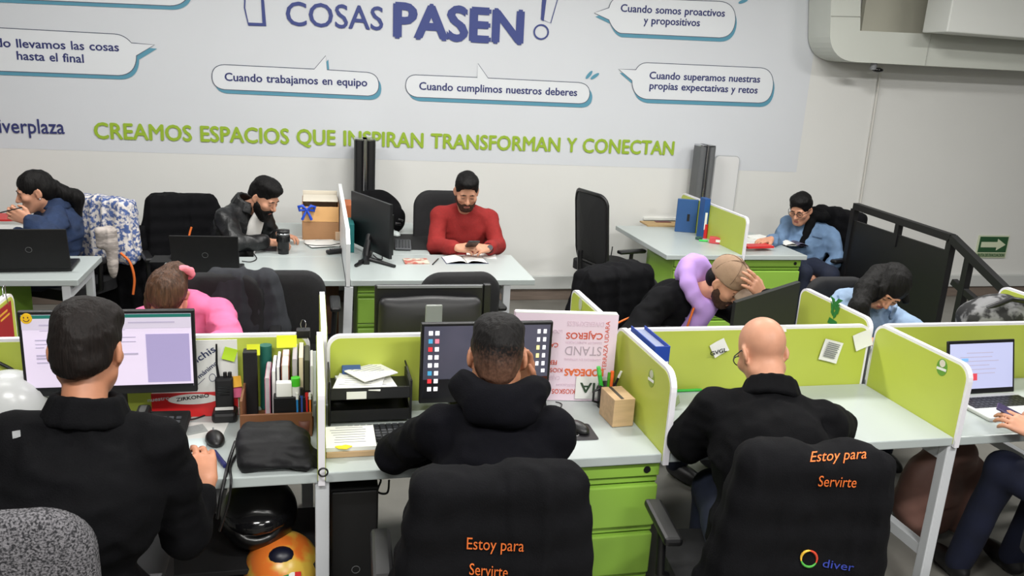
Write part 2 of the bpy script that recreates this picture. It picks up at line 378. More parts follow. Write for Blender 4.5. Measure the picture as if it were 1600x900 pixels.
class Person:
    def __init__(s, label, head, face, neck, pelvis, right, skin='tan', up=(0, 0, 1), sw=.168, fem=0, elbows=None, wrists=None, poles=None, knees=None, feet=None, res=.006, hands=None, fwd=None, headup=None, bulk=1.0, chest=None):
        s.neck, s.pel = A(neck), A(pelvis); s.C = A(head); s.r = nrm(right); s.fem = fem; s.bulk = bulk
        s.hb = basis(face, headup if headup is not None else (0, 0, 1))
        s.up = nrm(s.neck-s.pel); s.r = nrm(s.r-s.up*(s.r@s.up)); s.f = np.cross(s.up, s.r)
        s.root = thing('person', label, 'person', (s.pel[0], s.pel[1], 0))
        s.SH = {}; s.EL = {}; s.WR = {}
        for k, sg in (('L', -1), ('R', 1)):
            s.SH[k] = s.neck-s.up*.092+s.r*sg*sw+s.f*.015
            wr = A(wrists[k]); pole = A((poles or {}).get(k, -s.up*.6+s.r*sg*.5-s.f*.2))
            if elbows and k in elbows: s.EL[k] = A(elbows[k])
            else: s.EL[k] = ik(s.SH[k], wr, .29, .26, pole)
            s.WR[k] = wr
        s.KN = {}; s.AN = {}
        ff = nrm([s.f[0], s.f[1], 0]) if fwd is None else nrm(fwd); rr = np.cross(ff, (0, 0, 1)); s.ff = ff; s.rr = rr
        for k, sg in (('L', -1), ('R', 1)):
            s.KN[k] = A(knees[k]) if knees else s.pel+ff*.43+rr*sg*.12+A((0, 0, .02))
            s.AN[k] = A(feet[k]) if feet else A((s.KN[k][0], s.KN[k][1], .09))+ff*.02
        b = SDF(res); b.frame()
        s.mid = s.pel+(s.neck-s.pel)*.5-s.f*.02 if chest is None else A(chest)
        Bt = np.stack([s.r, s.f, s.up], 1)
        b.frame(s.neck-s.up*.2, Bt).ell((0, .01, 0), (.14, .085, .19), .03).frame(s.pel, Bt).ell((0, 0, .04), (.14, .095, .13), .05).frame()
        b.cap(s.SH['L'], s.SH['R'], .045, k=.04); b.cap(s.neck-s.up*.08, s.C-s.hb[:, 2]*.06-s.hb[:, 1]*.015, .056, .05, .03)
        for k in 'LR':
            b.cap(s.SH[k], s.EL[k], .043, .036, .03); b.cap(s.EL[k], s.WR[k], .036, .026, .02)
            b.cap(s.pel+s.rr*(-.09 if k == 'L' else .09), s.KN[k], .07, .05, .03); b.cap(s.KN[k], s.AN[k], .048, .034, .02)
        head_sdf(b, s.C, s.hb, fem=fem); b.frame()
        for k in 'LR':
            hd = (hands or {}).get(k)
            if hd: hand_sdf(b, s.WR[k], hd[0], hd[1], (1 if k == 'L' else -1)*(hd[3].get('flip', 1) if len(hd) > 3 else 1), hd[2], **({q: v for q, v in hd[3].items() if q != 'flip'} if len(hd) > 3 else {}))
            else: hand_sdf(b, s.WR[k], s.WR[k]-s.EL[k], (0, 0, 1), 1 if k == 'L' else -1, .3)
        s.skin = skin
        s.body = sdf_obj(b, 'body', SKIN[skin], s.root, 0)
        if res < .0075: s.face()
    def hp(s, p): return s.C+s.hb@A(p)
    def face(s):
        for x in (-1, 1):
            e = MB(); R3 = Matrix(s.hb.tolist())
            e.ell(s.hp((x*.031, .0835, -.007)), (.012, .004, .0032), R3); e.build('eye', EYE, s.root)
            w = SDF(.003); w.frame(s.C, s.hb); w.chain([(x*.013, .0915, .0205), (x*.032, .0905, .0225), (x*.05, .077, .014)], [.003, .0034, .0022], .004); sdf_obj(w, 'eyebrow', HAIRM['black' if not s.fem else 'dark'], s.root, 0)
        l = SDF(.003); l.frame(s.C, s.hb); l.cap((-.018, .0865, -.0665), (.018, .0865, -.0665), .0042, k=.003); l.cap((-.014, .086, -.0765), (.014, .086, -.0765), .005, k=.003); sdf_obj(l, 'lips', LIP, s.root, 0)
    def hair_short(s, mat='black', t=.012, fade=False, top=.0, front=.062, low=-.055):
        h = SDF(.0055); h.frame(s.C, s.hb)
        h.ell((0, -.016, .036+top*.3), (.0765+t*.5, .096+t*.6, .087+t*.6+top*.4), .02)
        h.ell((0, .014, .085+top*.7), (.071+t*.3, .086, .036+t*.5), .03)
        h.ell((0, -.05, -.02), (.06+t*.3, .06+t*.3, .06), .03)
        h.ell((0, .115, -.005), (.085, .075, .066+1.3*(.062-front)), .012, '-')
        for x in (-1, 1): h.ell((x*.085, .005, -.025), (.03, .034, .04), .012, '-')
        h.half((0, -.08, low), (0, .35, -1), .012)
        h.creases(.005, (60, 60, 40)).folds(.007, (26, 26, 26))
        return sdf_obj(h, 'hair', HAIRM[mat], s.root)
    def beard(s, mat='black', full=1.0):
        h = SDF(.0045); h.frame(s.C, s.hb)
        g = .0025+.005*full
        h.ell((0, .022, -.028), (.066+g, .066+g, .088+g*1.5), .03); h.ell((0, .058+.004*full, -.1-.012*full), (.03+g, .027+g, .024+g+.006*full), .03)
        for x in (-1, 1): h.cap((x*.053, -.002, -.055), (x*.022, .054, -.1-.006*full), .019+g, .02+g, .025)
        h.half((0, .088, -.055), (0, .42, .9), .006)
        h.half((0, -.004, -.05), (0, -1, -.1), .006)
        h.ell((0, .102, -.0715), (.024, .03, .0115), .004, '-')
        for x in (-1, 1): h.ell((x*.052, .075, -.036), (.03, .036, .026), .012, '-'); h.chain([(0, .0955, -.0555), (x*.02, .0895, -.0595), (x*.028, .081, -.076)], [.004+g*.4, .004+g*.4, .004+g*.4], .006)
        h.creases(.003, (90, 90, 90)); return sdf_obj(h, 'beard', HAIRM[mat], s.root)
    def glasses(s, mat):
        g = MB(); P = s.hp
        for x in (-1, 1):
            g.tube([P((x*.034+.024*math.cos(a)*1.05, .1-abs(.024*math.cos(a))*.15, .0+.018*math.sin(a))) for a in [i*PI/8 for i in range(16)]], .0022, 6, closed=True)
            g.tube([P((x*.059, .097, .004)), P((x*.08, .05, .006)), P((x*.083, -.005, .01)), P((x*.08, -.022, -.008))], .0022, 6)
        g.tube([P((-.01, .103, .003)), P((.01, .103, .003))], .0022, 6)
        return g.build('glasses', mat, s.root)
    def top(s, mat, name='jacket', off=.018, res=.009, cuff=(.06, .06), folds=(.014, .012), collar=.0, hood=0, hem=.0, belly=.0, scoop=True, sleeve=.0, frac=None, puff=0):
        j = SDF(res); k = s.bulk; Bt = np.stack([s.r, s.f, s.up], 1)
        L = np.linalg.norm(s.neck-s.pel)
        j.frame(s.neck-s.up*.2, Bt).ell((0, .0, -.015), (.158*k+off*.5, .105*k+off, .19), .04)
        j.frame(s.neck+(s.mid-s.neck)*.85, Bt).ell((0, 0, 0), (.158*k+off*.5, .11*k+off+belly*.5, .17), .06)
        j.frame(s.pel, Bt).ell((0, .01+belly*.4, .09), (.165*k+off*.5, .12*k+off+belly, .16), .06).frame()
        j.cap(s.SH['L']-s.up*.02, s.SH['R']-s.up*.02, .045+off*.6, k=.04)
        for x in 'LR': j.cap(s.neck-s.up*.04, s.SH[x]-s.up*.006, .045+off*.4, .046+off*.5, .04)
        cut = []
        for i, x in enumerate('LR'):
            e, w = s.EL[x], s.WR[x]; d = nrm(w-e); c = w-d*cuff[i]
            j.cap(s.SH[x], e, .046+off*.8+puff, .043+off*.9+puff, .022); j.cap(e, c, .043+off*.9+puff, .033+off*.8, .014)
            j.cap(c-d*.03, c, .036+off*.8, .037+off*.8, .006)
        if collar:
            cj = SDF(.006)
            for a in range(14):
                t0, t1 = 2*PI*a/14, 2*PI*(a+1)/14
                pt = lambda t: s.neck+s.up*(.015+.03*(0 if math.sin(t) > 0 else .35*-math.sin(t)))+s.r*.072*math.cos(t)+s.f*(.015+.075*math.sin(t))
                if math.sin((t0+t1)/2) > .82: continue
                for q_ in range(5): cj.cap(pt(t0)-s.up*.014*q_+(pt(t0)-s.neck)*.07*q_, pt(t1)-s.up*.014*q_+(pt(t1)-s.neck)*.07*q_, .009+collar*.12, k=.006)
            cj.folds(.006, (16, 16, 16)); sdf_obj(cj, 'collar', mat, s.root)
        if hood:
            hj = SDF(.007)
            for a in range(12):
                t0, t1 = PI+PI*a/12, PI+PI*(a+1)/12
                pt = lambda t: s.neck+s.up*(.035-.045*(-math.sin(t))**2)+s.r*.105*math.cos(t)+s.f*(.03+.115*math.sin(t))
                hj.cap(pt(t0), pt(t1), .03*hood+.004+.012*math.sin(PI*a/11), k=.03)
            hj.ell(s.neck-s.up*.035-s.f*.095, (.105, .035, .045), .03, R=Bt); hj.folds(.012, (14, 14, 14)).creases(.008, (12, 12, 26)); sdf_obj(hj, 'hood', mat, s.root)
        j.frame(s.neck, Bt)
        if scoop: j.cap((0, .0, -.005), (0, .03, .2), .062, .075, .012, '-')
        j.frame()
        j.folds(folds[0]*.7, (9, 9, 7)).creases(folds[0]*.75, (10, 10, 13)).creases(folds[1]*.5, (19, 19, 24))
        return sdf_obj(j, name, mat, s.root)
    def trousers(s, mat, shoe=None, res=.011):
        t = SDF(res); Bt = np.stack([s.rr, s.ff, A((0, 0, 1))], 1)
        t.frame(s.pel, Bt).ell((0, 0, .03), (.175, .13, .13), .05).frame()
        for x, sg in (('L', -1), ('R', 1)):
            t.cap(s.pel+s.rr*sg*.085, s.KN[x], .092, .068, .04); t.cap(s.KN[x], s.AN[x]-A((0, 0, .01)), .066, .054, .03)
        t.folds(.012, (10, 10, 8)); sdf_obj(t, 'trousers', mat, s.root)
        for x in 'LR':
            q = SDF(.009); q.frame(A((s.AN[x][0], s.AN[x][1], 0)), Bt); q.ell((0, .06, .045), (.043, .13, .045), .02); q.cap((0, -.01, .05), (0, -.01, .1), .042, k=.02); q.half((0, 0, .004), (0, 0, -1)); sdf_obj(q, 'shoe', shoe or MATS['shoe_black'], s.root)
M('shoe_black', (18, 18, 20), .45)
# ------------------------------------------------------------ surfaces
WALL = M('wall_paint', (222, 222, 219), .75, noise=(1.3, .03), bump=(90, .08))
WHITE = M('desk_laminate', (178, 186, 185), .32, noise=(3, .02)); EDGE = M('white_edge', (232, 230, 236), .4)
LIME = M('lime_board', (184, 196, 80), .42, noise=(4, .05)); GREENM = M('green_steel', (142, 184, 72), .38, noise=(5, .05))
BLK = M('black_plastic', (20, 20, 22), .42); BLKM = M('black_matte', (17, 17, 19), .75, noise=(40, .3)); BLKG = M('black_gloss', (10, 10, 11), .12)
CLOTHK = M('black_fabric', (14, 14, 16), .9, noise=(30, .3), bump=(260, .3), spec=.1)
MESHK = M('black_mesh', (30, 31, 33), .8, noise=(300, .6), bump=(400, .8)); STEELW = M('white_steel', (205, 208, 212), .35); CHROME = M('chrome', (190, 192, 196), .22, 1)
PAPER = M('paper', (228, 228, 224), .8); PAPER2 = M('paper_warm', (214, 206, 190), .8); WOOD = M('pale_wood', (205, 172, 132), .55, noise=(6, .2), stretch=(1, 9, 9)); CARD = M('cardboard', (176, 132, 92), .8, noise=(12, .1))
NAVY = M('navy_ink', (46, 52, 108), .6); NAVY2 = M('heading_ink', (58, 70, 132), .6); TEAL = M('teal_ink', (86, 148, 172), .6); THIN = M('grey_ink', (86, 92, 108), .6); OLIVE = M('slogan_green', (150, 180, 46), .6)
ORANGE = M('orange_thread', (228, 112, 44), .7); BLUE = M('royal_blue', (32, 66, 160), .5); RED = M('red_plastic', (205, 38, 40), .4); PINK = M('pink_paper', (238, 110, 150), .7); YEL = M('yellow_paper', (240, 225, 40), .7)
DGREEN = M('dark_green', (30, 96, 84), .5); BROWN = M('brown_board', (104, 66, 44), .6, noise=(8, .2), stretch=(8, 8, 1)); GREY = M('mid_grey', (120, 122, 124), .5)
# ------------------------------------------------------------ the room
def struct(name, mb, mat, **k): o = mb.build(name, mat, None, loc=(0, 0, 0), **k); o['kind'] = 'structure'; return o
XL, XR, YF, YB = -4.6, 8.6, -2.6, 6.9
FLOORM = M('floor_vinyl', (128, 126, 120), .38, noise=(5, .16), bump=(60, .05))
struct('floor', MB().box(((XL+XR)/2, (YF+YB)/2, -.05), (XR-XL, YB-YF, .1)), FLOORM)
struct('ceiling', MB().box(((XL+XR)/2, (YF+YB)/2, CEIL+.05), (XR-XL, YB-YF, .1)), M('ceiling_paint', (215, 216, 214), .8))
struct('wall_back', MB().box(((XL+XR)/2, YB+.05, CEIL/2), (XR-XL, .1, CEIL)), WALL)
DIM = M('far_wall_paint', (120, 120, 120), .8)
struct('wall_left', MB().box((XL-.05, (YF+YB)/2, CEIL/2), (.1, YB-YF, CEIL)), DIM)
struct('wall_right', MB().box((XR+.05, (YF+YB)/2, CEIL/2), (.1, YB-YF, CEIL)), DIM)
struct('wall_front', MB().box(((XL+XR)/2, YF-.05, CEIL/2), (XR-XL, .1, CEIL)), DIM)
struct('baseboard_back', MB().box(((XL+XR)/2, YB-.01, .05), (XR-XL, .02, .1), bev=.004), M('baseboard_wood', (126, 112, 102), .5, noise=(5, .2), stretch=(1, 10, 10)))
struct('trim_1', MB().box(((XL+XR)/2, YB-.02, .165), (XR-XL, .04, .12), bev=.006), M('raceway_grey', (196, 198, 196), .5))
c = MB(); c.tube([pY(1377, 104, 6.885), pY(1342, 332, 6.885), pY(1336, 420, 6.885)], .011, 8); struct('trim_2', c, M('conduit', (206, 204, 198), .5))
for i, (x, y, p) in enumerate(LAMPS):  # unseen housings for all lamps, the added fill ones too
    t = thing('ceiling_and_fill_lamp', 'white rectangular unseen lamp for ceiling and added fill light, number %s from the wall side' % ('one two three four five six seven eight nine'.split()[i]), 'lamp', (x, y, CEIL-.05))
    f = MB()
    for sx, sy, ww, hh in ((0, .17, 1.26, .03), (0, -.17, 1.26, .03), (.62, 0, .03, .34), (-.62, 0, .03, .34)): f.box((x+sx, y+sy, CEIL-.025), (ww, hh, .05))
    f.build('frame', STEELW, t); MB().box((x, y, CEIL-.02), (1.2, .3, .02)).build('reflector', WHITE, t)
# ------------------------------------------------------------ printed mural on the back wall
BY = 6.899; BN = (0, -1, 0); BT = 6.885
def wp(px, py): return pY(px, py, BT)
ban = thing('wall_banner', 'wide white printed banner with blue speech bubbles covering the back wall', 'banner', (0, BY, 1.13))
xl, xr = -4.5, pY(1263, 150, BT).x; zb = pY(1200, 268, BT).z
MB().box(((xl+xr)/2, 6.8994, (zb+CEIL-.02)/2), (xr-xl, .0012, CEIL-.02-zb)).build('sheet', M('banner_vinyl', (214, 217, 222), .45, noise=(.8, .03)), ban)
INK = M('bubble_fill', (222, 225, 229), .5)
def flat(mb, pts, y):
    """printed area with a hair of thickness"""
    P = [Vector((p.x, y, p.z)) for p in pts]; n = len(P); mb.add(P, [tuple(range(n))])
def ribbon(mb, pts, y, w, closed=True):
    n = len(pts); L = []
    for i in range(n):
        a, b = pts[i-1] if (closed or i) else pts[i], pts[(i+1) % n] if (closed or i < n-1) else pts[i]
        d = Vector((b.x-a.x, 0, b.z-a.z)); d = d.normalized() if d.length > 1e-9 else Vector((1, 0, 0)); q = Vector((-d.z, 0, d.x))*w/2
        L.append((Vector((pts[i].x, y, pts[i].z))+q, Vector((pts[i].x, y, pts[i].z))-q))
    for i in range(n if closed else n-1):
        j = (i+1) % n; mb.quad(L[i][0], L[i][1], L[j][1], L[j][0])
def arc(p0, c, p1, n=8): return [((1-t)**2*p0[0]+2*t*(1-t)*c[0]+t*t*p1[0], (1-t)**2*p0[1]+2*t*(1-t)*c[1]+t*t*p1[1]) for t in [i/n for i in range(n+1)]]
BUB = [
 [(-130, -60), (262, -42)]+arc((262, -42), (296, -38), (297, -16))+arc((297, -16), (292, 9), (265, 9))+[(50, 0), (-130, -8)],
 [(-140, 36), (178, 53)]+arc((178, 53), (194, 54), (205, 67))+[(241, 70), (213, 87)]+arc((213, 87), (213, 117), (185, 118))+[(-140, 106)],
 [(350, 101), (491, 108), (509, 87), (511, 109), (573, 113)]+arc((573, 113), (592, 115), (592, 133))+arc((592, 133), (592, 149), (575, 150))+[(350, 140)]+arc((350, 140), (331, 137), (331, 119))+arc((331, 119), (331, 102), (350, 101)),
 [(650, 117), (746, 121), (747, 99), (763, 122), (905, 129)]+arc((905, 129), (922, 131), (922, 146))+arc((922, 146), (921, 162), (905, 162))+[(652, 152)]+arc((652, 152), (634, 149), (634, 133))+arc((634, 133), (635, 117), (650, 117)),
 [(965, -4), (1125, 2)]+arc((1125, 2), (1150, 4), (1150, 30))+arc((1150, 30), (1148, 59), (1124, 59))+[(970, 52)]+arc((970, 52), (958, 48), (952, 31))+[(929, 20), (952, 12)]+arc((952, 12), (955, -1), (965, -4)),
 [(1012, 98), (1190, 106)]+arc((1190, 106), (1209, 108), (1209, 132))+arc((1209, 132), (1207, 161), (1186, 161))+[(1010, 155)]+arc((1010, 155), (988, 151), (988, 126))+[(967, 108), (994, 109)]+arc((994, 109), (1000, 98), (1012, 98))]
for bi, B in enumerate(BUB):
    P = [wp(*p) for p in B]; sh, fi, ou = MB(), MB(), MB()
    flat(sh, [wp(p[0]+(4 if bi < 4 else 2), p[1]+6) for p in B], BY-.0050); sh.build('bubble_shadow', TEAL, ban)
    flat(fi, P, BY-.0056); fi.build('bubble_face', INK, ban); ribbon(ou, P, BY-.0062, .006); ou.build('bubble_outline', THIN, ban)
def wtext(name, txt, a, b, cap, mat, bold=.02, slant=0):
    A_, B_ = wp(*a), wp(*b); A_.y = B_.y = BY-.0066; g = glyphs(txt)[0][:, 0]; g0, g1 = g.min(), g.max(); W_ = txt.split(' ')
    for i, w in enumerate(W_):                                # one piece per word
        e1 = glyphs(' '.join(W_[:i+1]))[0][:, 0].max(); q = glyphs(w)[0][:, 0]; e0 = e1-(q.max()-q.min()); m = MB()
        lettering(m, w, A_+(B_-A_)*((e0-g0)/(g1-g0)), A_+(B_-A_)*((e1-g0)/(g1-g0)), BN, cap, bold, .0004, slant=slant); m.build(name, mat, ban)
for txt, a, b in [('Cuando llevamos las cosas', (-56, 71), (186, 80)), ('hasta el final', (26, 93), (131, 98)), ('Cuando trabajamos en equipo', (351, 126), (574, 135)),
                  ('Cuando cumplimos nuestros deberes', (655, 140), (902, 150)), ('Cuando somos proactivos', (970, 18), (1133, 26)), ('y propositivos', (1006, 37), (1094, 41)),
                  ('Cuando superamos nuestras', (1015, 123), (1188, 129)), ('propias expectativas y retos', (1015, 139), (1184, 146))]:
    wtext('bubble_lettering', txt, a, b, .060, NAVY, .022)
wtext('slogan_lettering', 'CREAMOS ESPACIOS QUE INSPIRAN TRANSFORMAN Y CONECTAN', (147, 216), (1053, 242), .118, OLIVE, .03)
wtext('heading_lettering', 'COSAS', (447, 39), (599, 47), .175, NAVY2, .012); wtext('heading_lettering', 'PASEN', (614, 57), (818, 68), .255, NAVY2, .045)
wtext('company_lettering', 'diverplaza', (-17, 207), (101, 209), .105, NAVY, .012)
m = MB(); ribbon(m, [wp(*p) for p in [(384, -30), (382, 12), (388, 38), (414, 39), (408, -30)]], BY-.006, .010, False); flat(m, [wp(*p) for p in [(387, 35), (388, 40), (416, 41), (410, -30), (406, -30), (410, 36)]], BY-.0064); m.build('exclamation_bar', NAVY2, ban)
m = MB(); ribbon(m, [wp(*p) for p in [(850, -30), (846, 30), (861, 36), (880, -30)]], BY-.006, .007, False); flat(m, [wp(*p) for p in [(846, 31), (850, 33), (858, -30), (849, -30)]], BY-.0064)
ribbon(m, [wp(846+11*math.cos(i*PI/10), 50+11*math.sin(i*PI/10)) for i in range(20)], BY-.006, .014); m.build('exclamation_point', NAVY2, ban)
m = MB()
for cx, cy, a in ((921, 117, -.9), (930, 119, -.6), (1162, 2, -.35)):
    flat(m, [wp(cx+8*math.cos(t)*math.cos(a)-2.6*math.sin(t)*math.sin(a), cy+8*math.cos(t)*math.sin(a)+2.6*math.sin(t)*math.cos(a)) for t in [i*PI/7 for i in range(14)]], BY-.006)
m.build('splash_drops', TEAL, ban)
# ------------------------------------------------------------ duct, beam, camera, sign
DUCT = M('duct_paint', (205, 208, 200), .5, noise=(2, .03))
dpts = [(1301, -90), (1297, 58)]+arc((1297, 58), (1300, 95), (1338, 97))+[(1700, 116), (1700, 64), (1455, 53), (1344, 48), (1347, -90)]
Pn = [pY(p[0], p[1], 6.55) for p in dpts]
du = thing('ceiling_duct', 'white rounded ventilation duct turning along the upper right wall', 'duct', (Pn[3].x, 6.7, Pn[3].z))
MB().prism([(p.x, p.z) for p in Pn], (0, 6.55, 0), (1, 0, 0), (0, 0, 1), (0, .33, 0)).build('duct_body', DUCT, du)
s = MB(); s.tube([pY(1454, 54, 6.546), pY(1446, 102, 6.546)], .004, 6); s.tube([pY(1299, 25, 6.546), pY(1345, 26, 6.546)], .003, 6); s.build('seam', M('seam_grey', (176, 178, 172), .6), du)
a, b = pY(1345, 50, 6.8), pY(1620, -60, 6.8)
tag(MB().box(((a.x+b.x+.5)/2, 6.82, (a.z+b.z+.6)/2), (b.x+.5-a.x, .05, b.z+.6-a.z)).build('duct_plate', M('plate_beige', (186, 184, 170), .6, noise=(3, .05))), 'beige panel filling the inner corner of the white duct', 'panel')
a, b = pY(1478, 50, 6.2), pY(1700, 60, 6.2)
bm_ = thing('ceiling_beam', 'white box beam hanging in front of the duct in the upper right corner', 'beam', ((a.x+b.x)/2, 6.3, a.z))
MB().box(((a.x+b.x+1)/2, 6.34, (a.z+CEIL)/2), (b.x+1-a.x, .3, CEIL-a.z), bev=.01).build('beam_box', M('beam_white', (222, 224, 220), .5), bm_)
p = pY(1370, 100, 6.6); cm_ = thing('security_camera', 'small dark dome camera hanging under the white duct', 'camera', p)
MB().cyl((p.x-.03, p.y, p.z+.03), (p.x-.03, p.y, p.z-.05), .028, n=14).build('mount', GREY, cm_); MB().ell((p.x+.02, p.y, p.z-.05), (.05, .04, .022)).build('lens_cover', BLKG, cm_)
sg = thing('exit_sign', 'green evacuation sign with a pale arrow pointing right on the wall', 'sign', pY(1552, 404, 6.89))
q = [pY(*p, 6.885) for p in ((1532, 368), (1579, 371), (1574, 403), (1526, 400))]
SGN = M('sign_green', (40, 84, 50), .5); SGW = M('sign_pale', (206, 214, 186), .5)
def signbox(pts, y, th, mat, nm): MB().prism([(p.x, p.z) for p in pts], (0, y, 0), (1, 0, 0), (0, 0, 1), (0, th, 0)).build(nm, mat, sg)
x0, x1, z0, z1 = q[0].x-.01, q[1].x-.01, q[2].z, q[0].z
def rp(pts): return [Vector((x0+(x1-x0)*u, 0, z0+(z1-z0)*v)) for u, v in pts]
signbox(rp([(0, 0), (1, 0), (1, 1), (0, 1)]), 6.886, .012, SGW, 'sign_border'); signbox(rp([(.04, .26), (.96, .26), (.96, .95), (.04, .95)]), 6.882, .008, SGN, 'sign_plate')
signbox(rp([(.1, .48), (.62, .48), (.62, .34), (.9, .6), (.62, .86), (.62, .72), (.1, .72)]), 6.879, .005, SGW, 'arrow'); signbox(rp([(.04, .04), (.96, .04), (.96, .22), (.04, .22)]), 6.882, .008, M('sign_strip', (150, 164, 130), .6), 'caption_strip')
m = MB(); a, b = rp([(.07, .07), (.93, .07)]); a.y = b.y = 6.8815; lettering(m, 'RUTA DE EVACUACION', a, b, BN, .028, .02, .0006); m.build('sign_lettering', SGN, sg)
# ------------------------------------------------------------ stair guard
gx = 4.15
def gX(px, py): r = ray(px, py); return Vector((0, 0, CAMH))+r*(gx/r.x)
g = thing('stair_railing', 'black steel guard panel with handrail descending at the right wall', 'railing', (gx, 5.1, 0))
t0, t1, t2 = gX(1337, 322), gX(1488, 372), gX(1606, 488)
RB = M('railing_black', (16, 16, 18), .5)
MB().prism([(t0.y, .08), (t1.y, .08), (t1.y, t1.z-.09), (t0.y, t0.z-.11)], (gx-.01, 0, 0), (0, 1, 0), (0, 0, 1), (.02, 0, 0)).build('guard_panel', RB, g)
def bar(a, b, w, nm):
    a, b = Vector(a), Vector(b); d = b-a; up = Vector((0, 0, 1)) if abs(d.normalized().z) < .95 else Vector((0, 1, 0)); x = d.cross(up).normalized(); y = x.cross(d).normalized()
    m = MB(); m.prism([(-w/2, -w/2), (w/2, -w/2), (w/2, w/2), (-w/2, w/2)], a, x, y, d); return m.build(nm, RB, g)
bar(t0, t1, .05, 'handrail'); bar(t1, t2, .05, 'handrail'); bar((gx, t0.y, 0), t0-Vector((0, .0, .022)), .046, 'post'); bar((gx, t1.y, 0), t1-Vector((0, 0, .022)), .046, 'post')
bar(((gx), (t0.y+t1.y)/2, .9), (t0+t1)/2, .04, 'post'); u = gX(1516, 400); bar((gx, u.y, 0), u, .045, 'post'); bar(gX(1490, 440), gX(1550, 492), .04, 'lower_rail')
# ------------------------------------------------------------ screens and dividers
def board(name, label, plane, c, w, h, group=None, corners=(0, 1, 1, 0), r=.05):
    """lime board with white edging; plane 'x' spans x-z, plane 'y' spans y-z; c = centre of the bottom edge"""
    t = thing(name, label, 'divider', c, 0, group); c = Vector(c)
    u = Vector((1, 0, 0)) if plane == 'x' else Vector((0, 1, 0)); n = Vector((0, -1, 0)) if plane == 'x' else Vector((1, 0, 0)); z = Vector((0, 0, 1)); o = c+z*h/2
    MB().prism(rrect(w, h, r, 6, corners), o-n*.0105, u, z, n*.021).build('edge_trim', EDGE, t)
    MB().prism(rrect(w-.024, h-.024, r-.01, 6, corners), o-n*.0125, u, z, n*.025).build('board', LIME, t); return t
SY = 3.035
board('desk_screen', 'lime screen behind the wide monitor with handwritten poster taped on', 'x', (-.592, SY, .5), 1.17, .522)
board('desk_screen', 'lime screen behind the black paper tray and dark monitor', 'x', (.625, SY, .5), 1.14, .512)
board('desk_screen', 'lime screen with three white notes in front of the bald man', 'x', (1.815, SY, .5), 1.165, .515)
board('desk_screen', 'lime screen behind the open laptop at the right edge', 'x', (3.03, SY, .5), 1.17, .513)
MB().box((2.405, SY+.03, .72), (.06, .02, .4)).build('desk_post', GREY); tag(bpy.data.objects['desk_post'], 'grey post between two lime screens at the bench centre', 'post')
board('desk_divider', 'white edged divider seen edge-on between notebooks and paper tray', 'y', (.028, 2.735, .70), .56, .345)
board('desk_divider', 'lime divider with oval sticker beside the wooden box', 'y', (1.21, 2.735, .70), .56, .345, corners=(1, 0, 1, 0) and (0, 1, 1, 0), r=.07)
board('desk_divider', 'large lime divider with round green sticker left of the open laptop', 'y', (2.42, 2.735, .70), .56, .332, r=.06)
for x, lab in ((-1.19, 'rear lime divider at left edge with red poster clipped on'), (.045, 'rear lime divider behind the edge-on white divider'), (1.21, 'rear lime divider behind the leaning printed board'), (2.43, 'rear lime divider with green plant print left of the pale denim woman'), (3.64, 'rear lime divider at the right edge behind the grey bag')):
    board('desk_divider', lab, 'y', (x, 3.345, .70), .56, .325)
# ------------------------------------------------------------ benches
def desk(name, label, x0, x1, y0, y1, z=.74, th=.036, legs=(), group=None):
    t = thing(name, label, 'desk', ((x0+x1)/2, (y0+y1)/2, 0), 0, group)
    MB().box(((x0+x1)/2, (y0+y1)/2, z-th/2), (x1-x0, y1-y0, th), bev=.004).build('desktop', WHITE, t)
    for lx in legs:
        for ly in (y0+.03, y1-.05): MB().box((lx, ly, (z-th)/2), (.045, .045, z-th), bev=.004).build('leg', STEELW, t)
        MB().box((lx, (y0+y1)/2, .65), (.04, y1-y0-.1, .045)).build('rail', STEELW, t); MB().box((lx, (y0+y1)/2, .22), (.04, y1-y0-.1, .045)).build('rail', STEELW, t)
    return t
desk('bench_desk', 'white front desk under the wide monitor and black bag', -1.19, .016, 2.465, 3.02, legs=(-1.15, ))
desk('bench_desk', 'white front desk with paper tray and dark desktop monitor', .04, 1.197, 2.465, 3.02, legs=(.03, ))
desk('bench_desk', 'white front desk the bald man leans on', 1.223, 2.407, 2.465, 3.02, legs=())
desk('bench_desk', 'white front desk with open laptop at the right edge', 2.433, 3.62, 2.465, 3.02, legs=(2.42, 3.58))
desk('rear_bench_desk', 'white rear desk the pink dressed woman bends over', -1.17, .03, 3.05, 3.62, legs=(-1.13, -.02))
desk('rear_bench_desk', 'white rear desk carrying the monitor turned away', .06, 1.195, 3.05, 3.62, legs=(.1, 1.15))
desk('rear_bench_desk', 'white rear desk of the man with the cap', 1.225, 2.415, 3.05, 3.62, legs=(1.27, 2.36))
desk('rear_bench_desk', 'white rear desk of the woman in pale denim', 2.445, 3.62, 3.05, 3.62, legs=(2.5, 3.58))
